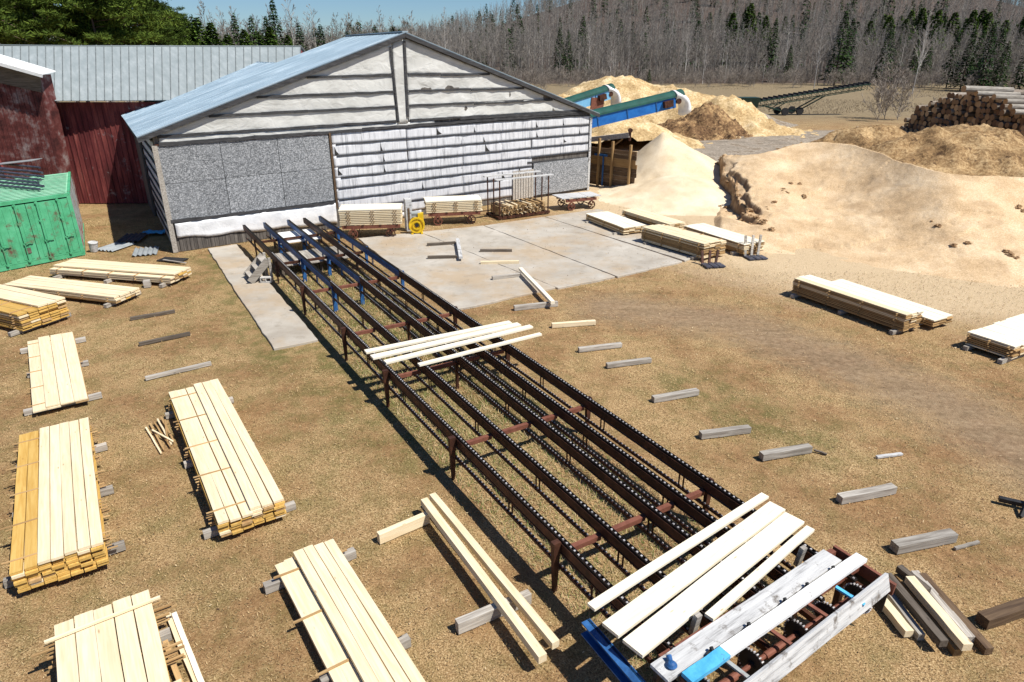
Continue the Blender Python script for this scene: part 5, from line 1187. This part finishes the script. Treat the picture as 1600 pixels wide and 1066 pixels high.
for y, z in logs:
    rr_ = rl.choice((.22,.25,.27,.28)); o = bpy.data.objects.new('saw_log', logmesh(rr_, 5, rl.random() < .12)); COL.objects.link(o)
    o.location = (lx0+2.5+rl.uniform(-.35,.35), y, z); o.rotation_euler = (rl.uniform(0,6), R(rl.uniform(-1,1)), R(8+rl.uniform(-2,2)))
    tag(o, 'brown saw log stacked end-on in the big log pile', 'log', 'saw logs in the big pile')
for px, py, lp, lb in ((1515,140,5,'thick whitish log lying crosswise on the pile top'), (1530,147,4.5,'lower whitish log just under the topmost one'), (1570,153,6,'long pale log on the right shoulder of the pile'), (1588,160,6,'pale log side, second down on the right shoulder'), (1595,168,6,'pale log side, third down on the right shoulder'), (1600,176,6,'pale log side, fourth down on the right shoulder')):
    o = bpy.data.objects.new('saw_log', logmesh(.27 if lp == 5 else .22, 5, True)); COL.objects.link(o); P = D(px, py, profile and 62 if px < 1560 else 58)
    P.x += 1.6; o.location = P; o.rotation_euler = (0, R(2), R(12)); o.scale = (lp/5,1,1); tag(o, lb, 'log', 'pale logs on top of the pile')
for i, (px, py) in enumerate(((1352,201),(1362,203),(1370,200))):
    o = bpy.data.objects.new('saw_log', logmesh(.22, 5, True)); COL.objects.link(o); P = W(px, py, .3); o.location = P; o.scale = (.42,1,1); o.rotation_euler = (0,0,R(10+15*i)); tag(o, 'short pale log lying at the left foot of the log pile', 'log', 'short logs at the pile foot')

# ------------------------------------------------------------------ trees
def flatmat(nm, c, r2=None, rough=.9):
    m, t, b = newmat(nm, rough, 0, .1); k = N(t); oi = k.n('ShaderNodeObjectInfo'); g = k.n('ShaderNodeNewGeometry')
    v = k.math('ADD', k.math('MULTIPLY', oi.outputs['Random'], .35), k.math('MULTIPLY', g.outputs['Random Per Island'], .65))
    c_ = k.ramp(v, [(0, tuple(q*.55 for q in c)), (.5, c), (1, r2 or tuple(min(q*1.6,1) for q in c))]); k.lk(c_, b.inputs['Base Color']); return m
TRK = flatmat('grey_bark', (.23,.21,.185), (.50,.47,.43)); TWG = flatmat('bare_twigs', (.185,.165,.14), (.38,.345,.30)); BIR = flatmat('white_birch_bark', (.48,.45,.41), (.66,.63,.58))
TWP = flatmat('pale_twigs', (.30,.27,.24), (.46,.42,.38)); BUD = flatmat('reddish_twigs', (.17,.10,.085), (.28,.17,.13))
PTR = flatmat('pine_trunk_bark', (.10,.07,.055)); PIN = flatmat('pine_needles', (.050,.082,.014), (.135,.19,.03)); SPR = flatmat('spruce_needles', (.022,.048,.014), (.06,.10,.026)); SPL = flatmat('cedar_needles', (.06,.085,.025), (.11,.13,.04))
BSH = flatmat('bare_shrub_twigs', (.25,.215,.18), (.44,.39,.34))
def limb_np(A, B, r0, r1):
    """triangular prisms from arrays of segments"""
    d = B-A; ln = np.linalg.norm(d, axis=1, keepdims=True)+1e-9; d = d/ln; up = np.where(np.abs(d[:,2:3]) > .9, np.array([[1.,0,0]]), np.array([[0,0,1.]]))
    u = np.cross(d, up); u /= np.linalg.norm(u, axis=1, keepdims=True)+1e-9; v = np.cross(d, u); P = []
    for pt, rr in ((A, r0), (B, r1)):
        for kx_ in range(3):
            th = 2*np.pi*kx_/3; P.append(pt + (u*np.cos(th)+v*np.sin(th))*rr[:,None])
    V = np.stack(P, 1).reshape(-1,3); n = len(A); b = (np.arange(n)*6)[:,None]
    F_ = np.concatenate([b+np.array([[0,1,4,3]]), b+np.array([[1,2,5,4]]), b+np.array([[2,0,3,5]])]); return V, F_
def bare_tree(seed, h=13, nb=26, nt=7, spread=.26, r=.13, twr=.022, lean=.03, low=.3, fork=False):
    g_ = np.random.default_rng(seed); ts = np.linspace(0, 1, 9); wx = np.cumsum(g_.normal(0, lean, 9))*h*.10; wy = np.cumsum(g_.normal(0, lean, 9))*h*.10
    T = np.stack([wx-wx[0], wy-wy[0], ts*h], 1); rr = r*(1-ts*.88); A, B, ra_, rb2 = [T[:-1]], [T[1:]], [rr[:-1]], [rr[1:]]
    bs = []
    for i in range(nb):
        t_ = low + (1-low)*((i+g_.random())/nb); p = np.array([np.interp(t_, ts, T[:,q]) for q in range(3)]); az = g_.random()*6.28; el = g_.uniform(.55, 1.15)
        L = h*spread*(1.15-t_)*g_.uniform(.7,1.3)*(1.5 if fork and t_ < .6 else 1); dv = np.array([math.cos(az)*math.cos(el), math.sin(az)*math.cos(el), math.sin(el)])
        mid = p + dv*L*.55; e = mid + (dv+np.array([0,0,.35])+g_.normal(0,.15,3))*L*.45; rb_ = max(.35*r*(1-t_*.7), .02)
        A += [p[None], mid[None]]; B += [mid[None], e[None]]; ra_ += [[rb_], [rb_*.65]]; rb2 += [[rb_*.65], [rb_*.25]]; bs.append((p, mid, e, L))
    trunkN = sum(len(x) for x in A); tA, tB = np.concatenate(A), np.concatenate(B); V1, F1 = limb_np(tA, tB, np.concatenate([np.asarray(x) for x in ra_]), np.concatenate([np.asarray(x) for x in rb2]))
    A, B = [], []
    for p, mid, e, L in bs:
        for j in range(nt):
            s = g_.uniform(.25, 1); q = p+(mid-p)*min(s*2,1) if s < .5 else mid+(e-mid)*(s-.5)*2; dv = (e-p)/(np.linalg.norm(e-p)+1e-6)+g_.normal(0,.55,3)+np.array([0,0,.25]); dv /= np.linalg.norm(dv); l_ = L*g_.uniform(.25,.55)
            A.append(q); B.append(q+dv*l_)
            for _ in range(2): dd = dv+g_.normal(0,.5,3); A.append(q+dv*l_*g_.uniform(.3,.9)); B.append(A[-1]+dd/np.linalg.norm(dd)*l_*.5)
    A, B = np.array(A), np.array(B); V2, F2 = limb_np(A, B, np.full(len(A), twr), np.full(len(A), twr*.4)); return (V1, F1), (V2, F2)
def conifer(seed, h=11, rad=2.1, n=1500, base=.08, droop=.35, gaps=.25, qs=.45, kind='spruce'):
    g_ = np.random.default_rng(seed); nl = int(h*3.2); V = []; t_ = g_.uniform(base, 1, n)**(.85); lay = np.round(t_*nl)/nl + g_.normal(0,.006,n); az = g_.uniform(0, 6.283, n)
    br = np.sin(az[:]*3+lay*17)*.18 + np.sin(az*5+lay*31)*.13
    R_ = rad*(1-lay)**.85*(1+br)*np.sqrt(g_.uniform(.12,1,n)) + .05
    P = np.stack([R_*np.cos(az), R_*np.sin(az), lay*h - R_*droop*g_.uniform(.6,1.2,n)], 1); sz = qs*g_.uniform(.55,1.2,n)*(.45+.55*(1-lay))
    out = np.stack([np.cos(az), np.sin(az), -np.full(n, droop)+g_.normal(0,.25,n)], 1); side = np.stack([-np.sin(az), np.cos(az), g_.normal(0,.3,n)], 1)
    a = P-side*sz[:,None]*.45; b = P+side*sz[:,None]*.45; c = P+out*sz[:,None]+side*sz[:,None]*.15; d = P+out*sz[:,None]*.9-side*sz[:,None]*.2
    V = np.stack([a,b,c,d],1).reshape(-1,3); F_ = np.arange(4*n).reshape(-1,4)
    tr = limb_np(np.array([[0,0,0.]]), np.array([[0,0,h*.97]]), np.array([h*.014]), np.array([.02])); return tr, (V, F_)
def pine(seed, h=17, n_limb=46, low=.30, rad=4.2, tuft=80):
    g_ = np.random.default_rng(seed); A, B, ra_, rb_ = [np.zeros(3)], [np.array([g_.normal(0,.3), g_.normal(0,.3), h])], [.24], [.04]; Q = []
    for i in range(n_limb):
        t_ = low+(1-low)*(i+g_.random())/n_limb; az = g_.random()*6.283; L = rad*(1-((t_-low)/(1-low))**1.6*.8)*g_.uniform(.6,1.15); p = np.array([0,0,h*t_]); rise = g_.uniform(-.05,.35)
        e = p+np.array([math.cos(az), math.sin(az), rise])*L; A.append(p); B.append(e); ra_.append(.07*(1.3-t_)); rb_.append(.02)
        nc = max(int(L*2.0), 2)
        for c in range(nc):
            s = (c+1.2)/(nc+.2); cc = p+(e-p)*s+np.array([g_.normal(0,.35*L*.3), g_.normal(0,.35*L*.3), g_.uniform(0,.35)]); m_ = tuft
            off = g_.normal(0,1,(m_,3)); off /= np.linalg.norm(off,axis=1,keepdims=True); off *= np.array([.8,.8,.17])*g_.uniform(.3,1,(m_,1)); Q.append((cc+off, off))
    tr = limb_np(np.array(A), np.array(B), np.array(ra_), np.array(rb_)); P = np.concatenate([q[0] for q in Q]); O = np.concatenate([q[1] for q in Q]); n = len(P)
    dv = O/(np.linalg.norm(O,axis=1,keepdims=True)+1e-6)+g_.normal(0,.5,(n,3))+np.array([0,0,.3]); dv /= np.linalg.norm(dv,axis=1,keepdims=True); sd = np.cross(dv, g_.normal(0,1,(n,3))); sd /= np.linalg.norm(sd,axis=1,keepdims=True)+1e-6; s = g_.uniform(.20,.42,(n,1))
    V = np.stack([P-sd*s*.13, P+sd*s*.13, P+dv*s*1.2+sd*s*.06, P+dv*s*1.2-sd*s*.06],1).reshape(-1,3); return tr, (V, np.arange(4*n).reshape(-1,4))
def make_tree(name, label, cat, parts, mats, group):
    root = thing(name, label, cat, (0,0,0), 0, group)
    for (V, F_), mt, nm in zip(parts, mats, ('trunk','crown')): np_mesh(nm, V, F_, mt, parent=root)
    return root
class Kind:
    def __init__(s, protos): s.p = protos; s.used = [False]*len(protos)
    def put(s, x, y, sc=1, rz=None, label=None, sz=None, z=None, which=None):
        i = random.randrange(len(s.p)) if which is None else which; rz = random.uniform(0, 6.28) if rz is None else rz
        z = (hill(x, y) if y > 215 else 0) - .05 if z is None else z; s3 = (sc, sc, sc*(sz or random.uniform(.9,1.12)))
        if not s.used[i]: o = s.p[i]; s.used[i] = True; o.location = (x,y,z); o.rotation_euler = (0,0,rz); o.scale = s3; 
        else: o = copy_tree(s.p[i], (x,y,z), rz, scale=s3)
        if label: o['label'] = label
        return o
    def clean(s):
        for u_, o in zip(s.used, s.p):
            if not u_:
                for c in list(o.children): bpy.data.objects.remove(c)
                bpy.data.objects.remove(o)
BG = 'bare trees along the forest edge'
K_bare = Kind([make_tree('bare_tree', 'grey leafless tree in the dense forest edge beyond the meadow', 'tree', bare_tree(i, 13.5, 30, 7, .27, .12, .026), (TRK, TWG), BG) for i in (1,2,3,4,5)])
K_pale = Kind([make_tree('bare_tree', 'pale barked leafless tree among the grey forest edge trees', 'tree', bare_tree(i, 14, 26, 6, .24, .13, .026), (BIR, TWP), BG) for i in (11,12,13)])
K_spr = Kind([make_tree('spruce_tree', 'dark pointed spruce standing among leafless trees', 'tree', conifer(i, 11, 2.2, 1600), (PTR, SPR), 'spruces among the bare trees') for i in (21,22,23)])
PNB = flatmat('bright_pine_needles', (.06,.11,.018), (.15,.22,.04))
K_grn = Kind([make_tree('pine_tree', 'rounded mid green pine on the hillside edge', 'tree', conifer(i, 10, 3.0, 1700, base=.3, droop=.05, qs=.7), (PTR, PNB), 'green pines high in the wood') for i in (31,32)])
K_shr = Kind([make_tree('bare_shrub', 'leafless brown shrub at the foot of the forest edge', 'shrub', bare_tree(i, 3.2, 40, 5, .55, .03, .018, low=.02), (BSH, BSH), 'shrubs below the forest edge') for i in (41,42,43)])
def ground_px(px, Y): return (px-800)/1142*(Y*1.0+3.5*0)*1.0
def XY(px, Y): return ((px-800)/1050*(Y*math.cos(TH)+CAM_H*math.sin(TH)), Y)
# forest edge, 195-300 m away, left (behind the barns) to right
nb = 0; rt = random.Random(5); random.seed(5)
for i in range(200):
    px = 640 + 1010*((i+rt.random())/200); Y = rt.uniform(198, 262) if px > 900 else rt.uniform(240, 300)
    if 1180 < px: Y -= 40*(px-1180)/420
    x, y = XY(px, Y); K = K_pale if rt.random() < .26 else K_bare; K.put(x, y, rt.uniform(.62,1.12)); nb += 1
for i in range(90):
    px = 262 + 400*rt.random(); Y = rt.uniform(120, 190); x, y = XY(px, Y); (K_pale if rt.random() < .3 else K_bare).put(x, y, rt.uniform(.75,1.12)); nb += 1
for px, Y, sc, lb in ((698,215,1.30,'tall spreading pale leafless tree just right of the shed ridge'), (1272,175,1.0,'pale many branched tree behind the elevating conveyor'), (1425,150,1.05,'pale leafless tree rising behind the left end of the log pile')):
    x, y = XY(px, Y); K_pale.put(x, y, sc, label=lb)
# dark spruces by photo position: (px, base distance, height scale)
for px, Y, sc in ((445,118,1.30),(480,122,1.22),(512,126,1.22),(432,120,1.1),(410,120,1.15),(300,112,1.2),(322,115,1.15),(347,118,1.1),(385,118,1.2),(465,128,1.1),(525,135,1.1),(543,230,.7),(560,235,.7),(640,330,1.0),(873,235,1.45),(908,245,1.75),(886,230,1.2),(1303,190,1.75),(1316,205,1.5),(1391,195,1.2),(1440,180,.9),(1500,165,1.25),(1528,160,1.2),(1557,160,1.05),(1478,175,1.15),(1420,185,1.0),(1590,150,1.1),(1200,220,1.5),(1128,240,1.2),(1228,215,1.0),(1375,190,1.3),(1515,172,1.2),(1545,168,1.25),(610,300,.8),(735,320,.9),(1065,235,.9)):
    x, y = XY(px, Y); K_spr.put(x, y, sc)
x, y = XY(1013,185); K_spr.put(x, y, .42, label='small round dark evergreen at the meadow edge behind the chip pile')
x, y = XY(963,200); K_spr.put(x, y, .35, label='smallest evergreen bush left of the chip pile top')
for px, Y, sc in ((1345,258,1.7),(1372,260,1.9),(1398,256,1.8),(1420,262,2.0),(1445,258,1.9),(1470,262,2.0),(1498,256,2.0),(1522,260,1.9),(1550,256,1.8),(1580,260,1.9),(1135,262,1.7),(1160,268,1.9),(1185,262,1.6),(1435,262,1.9),(1512,262,2.0),(1130,300,1.3),(1155,305,1.4),(1180,300,1.2),(1365,290,1.5),(1390,295,1.3),(1405,300,1.6),(1430,300,1.3),(1455,300,1.5),(1490,305,1.4),(1515,300,1.5),(1540,300,1.2),(1570,300,1.3),(1595,290,1.2),(1340,300,1.0),(1215,310,1.0),(1100,320,1.0),(1180,270,.9),(1205,265,.9),(372,108,1.15),(398,112,1.08),(350,106,1.2),(330,108,1.22),(436,112,1.1),(462,118,1.02),(312,110,1.25),(292,106,1.3),(416,122,1.05),(278,100,1.3),(840,330,.8),(675,330,.7)):
    x, y = XY(px, Y); K_grn.put(x, y, sc)
for i in range(95):
    px = rt.uniform(800, 1640); Y = rt.uniform(178, 205) - (30*(px-1180)/420 if px > 1180 else 0); x, y = XY(px, Y); K_shr.put(x, y, rt.uniform(.6,1.5))
for px, Y, sc, lb in ((1382,92,1.9,'silvery leafless shrub at the left foot of the log pile'), (1371,88,1.3,'low grey leafless shrub in front of the silvery one'), (1402,90,1.5,'leafless shrub leaning on the left logs'), (1450,80,.9,'grey weed stalks in front of the stacked logs')):
    x, y = XY(px, Y); K_shr.put(x, y, sc, label=lb)
for i in range(16):
    px = rt.uniform(765, 855); Y = rt.uniform(150, 190); x, y = XY(px, Y); K_shr.put(x, y, rt.uniform(.7,1.1), label='brown leafless thicket shrub just past the shed roof')
# tall white pines behind the barn roof at left
K_pin = Kind([make_tree('pine_tree', 'tall bright green pine behind the grey barn roof', 'tree', pine(i, 18, 40, .42, 5.0), (PTR, PIN), 'tall pines behind the barn') for i in (51,52,53)])
for px, Y, sc in ((285,92,.72),(262,100,.9),(300,110,.7),(10,70,.95),(62,76,1.05),(105,68,1.0),(150,74,1.02),(188,70,.98),(228,76,.98),(252,84,.86),(-45,72,1.0),(130,86,1.15),(40,88,1.15),(208,90,1.0)):
    x, y = XY(px, Y); K_pin.put(x, y, sc)
for i in range(16):
    px = rt.uniform(-20, 300); Y = rt.uniform(58, 66); x, y = XY(px, Y); K_pale.put(x, y, rt.uniform(.36,.5), label='thin pale leafless sapling in front of the tall pines')
for K in (K_bare, K_pale, K_spr, K_grn, K_shr, K_pin): K.clean()
# far hillside wood: one uncountable mass
def mass(name, label, n, gens, mats, region, ysp, seed, sc=(.7,1.2)):
    g_ = np.random.default_rng(seed); VV, FF, MM, off = [], [], [], 0
    for i in range(n):
        px = g_.uniform(*region); Y = ysp[0]*(ysp[1]/ysp[0])**g_.random(); x, y = XY(px, Y); gi = g_.integers(len(gens)); s_ = g_.uniform(*sc); a = g_.uniform(0,6.28); c_, s2 = math.cos(a)*s_, math.sin(a)*s_; base = hill(x, y)-.2
        for mi_, (V, F_) in enumerate(gens[gi]):
            V2 = np.empty_like(V); V2[:,0] = V[:,0]*c_-V[:,1]*s2+x; V2[:,1] = V[:,0]*s2+V[:,1]*c_+y; V2[:,2] = V[:,2]*s_*1.05+base
            VV.append(V2); FF.append(F_+off); MM.append(np.full(len(F_), mi_)); off += len(V)
    o = np_mesh(name, np.concatenate(VV), np.concatenate(FF), mats, mi=np.concatenate(MM)); return tag(o, label, 'wood', kind='stuff')
far = [bare_tree(60+i, 13, 13, 2, .24, .11, .042, fork=i % 2 == 0) for i in range(8)]
mass('hillside_wood', 'leafless purple brown wood covering the far hillside', 7000, far, (TRK, TWG), (560,1680), (228,520), 3, (.6,1.2))
mass('hillside_evergreens', 'scattered dark evergreens in the far hillside wood', 230, [conifer(70+i, 12, 2.4, 260, qs=1.1) for i in range(3)], (PTR, SPR), (620,1680), (240,520), 4, (.6,1.3))
mass('far_wood', 'low distant leafless wood behind the barns at left', 2200, far, (TRK, TWG), (-60,660), (170,330), 6, (.7,1.15))
mass('far_evergreens', 'scattered evergreens in the distant wood behind the barns', 75, [conifer(170+i, 11, 2.3, 420, qs=.9) for i in range(3)], (PTR, SPR), (270,640), (150,300), 14, (.7,1.25))
mass('underbrush', 'grey brown underbrush along the foot of the forest', 900, [bare_tree(90+i, 4.2, 16, 4, .5, .03, .035, low=.05) for i in range(4)], (BSH, TWG), (780,1660), (190,270), 8, (.5,1.1))
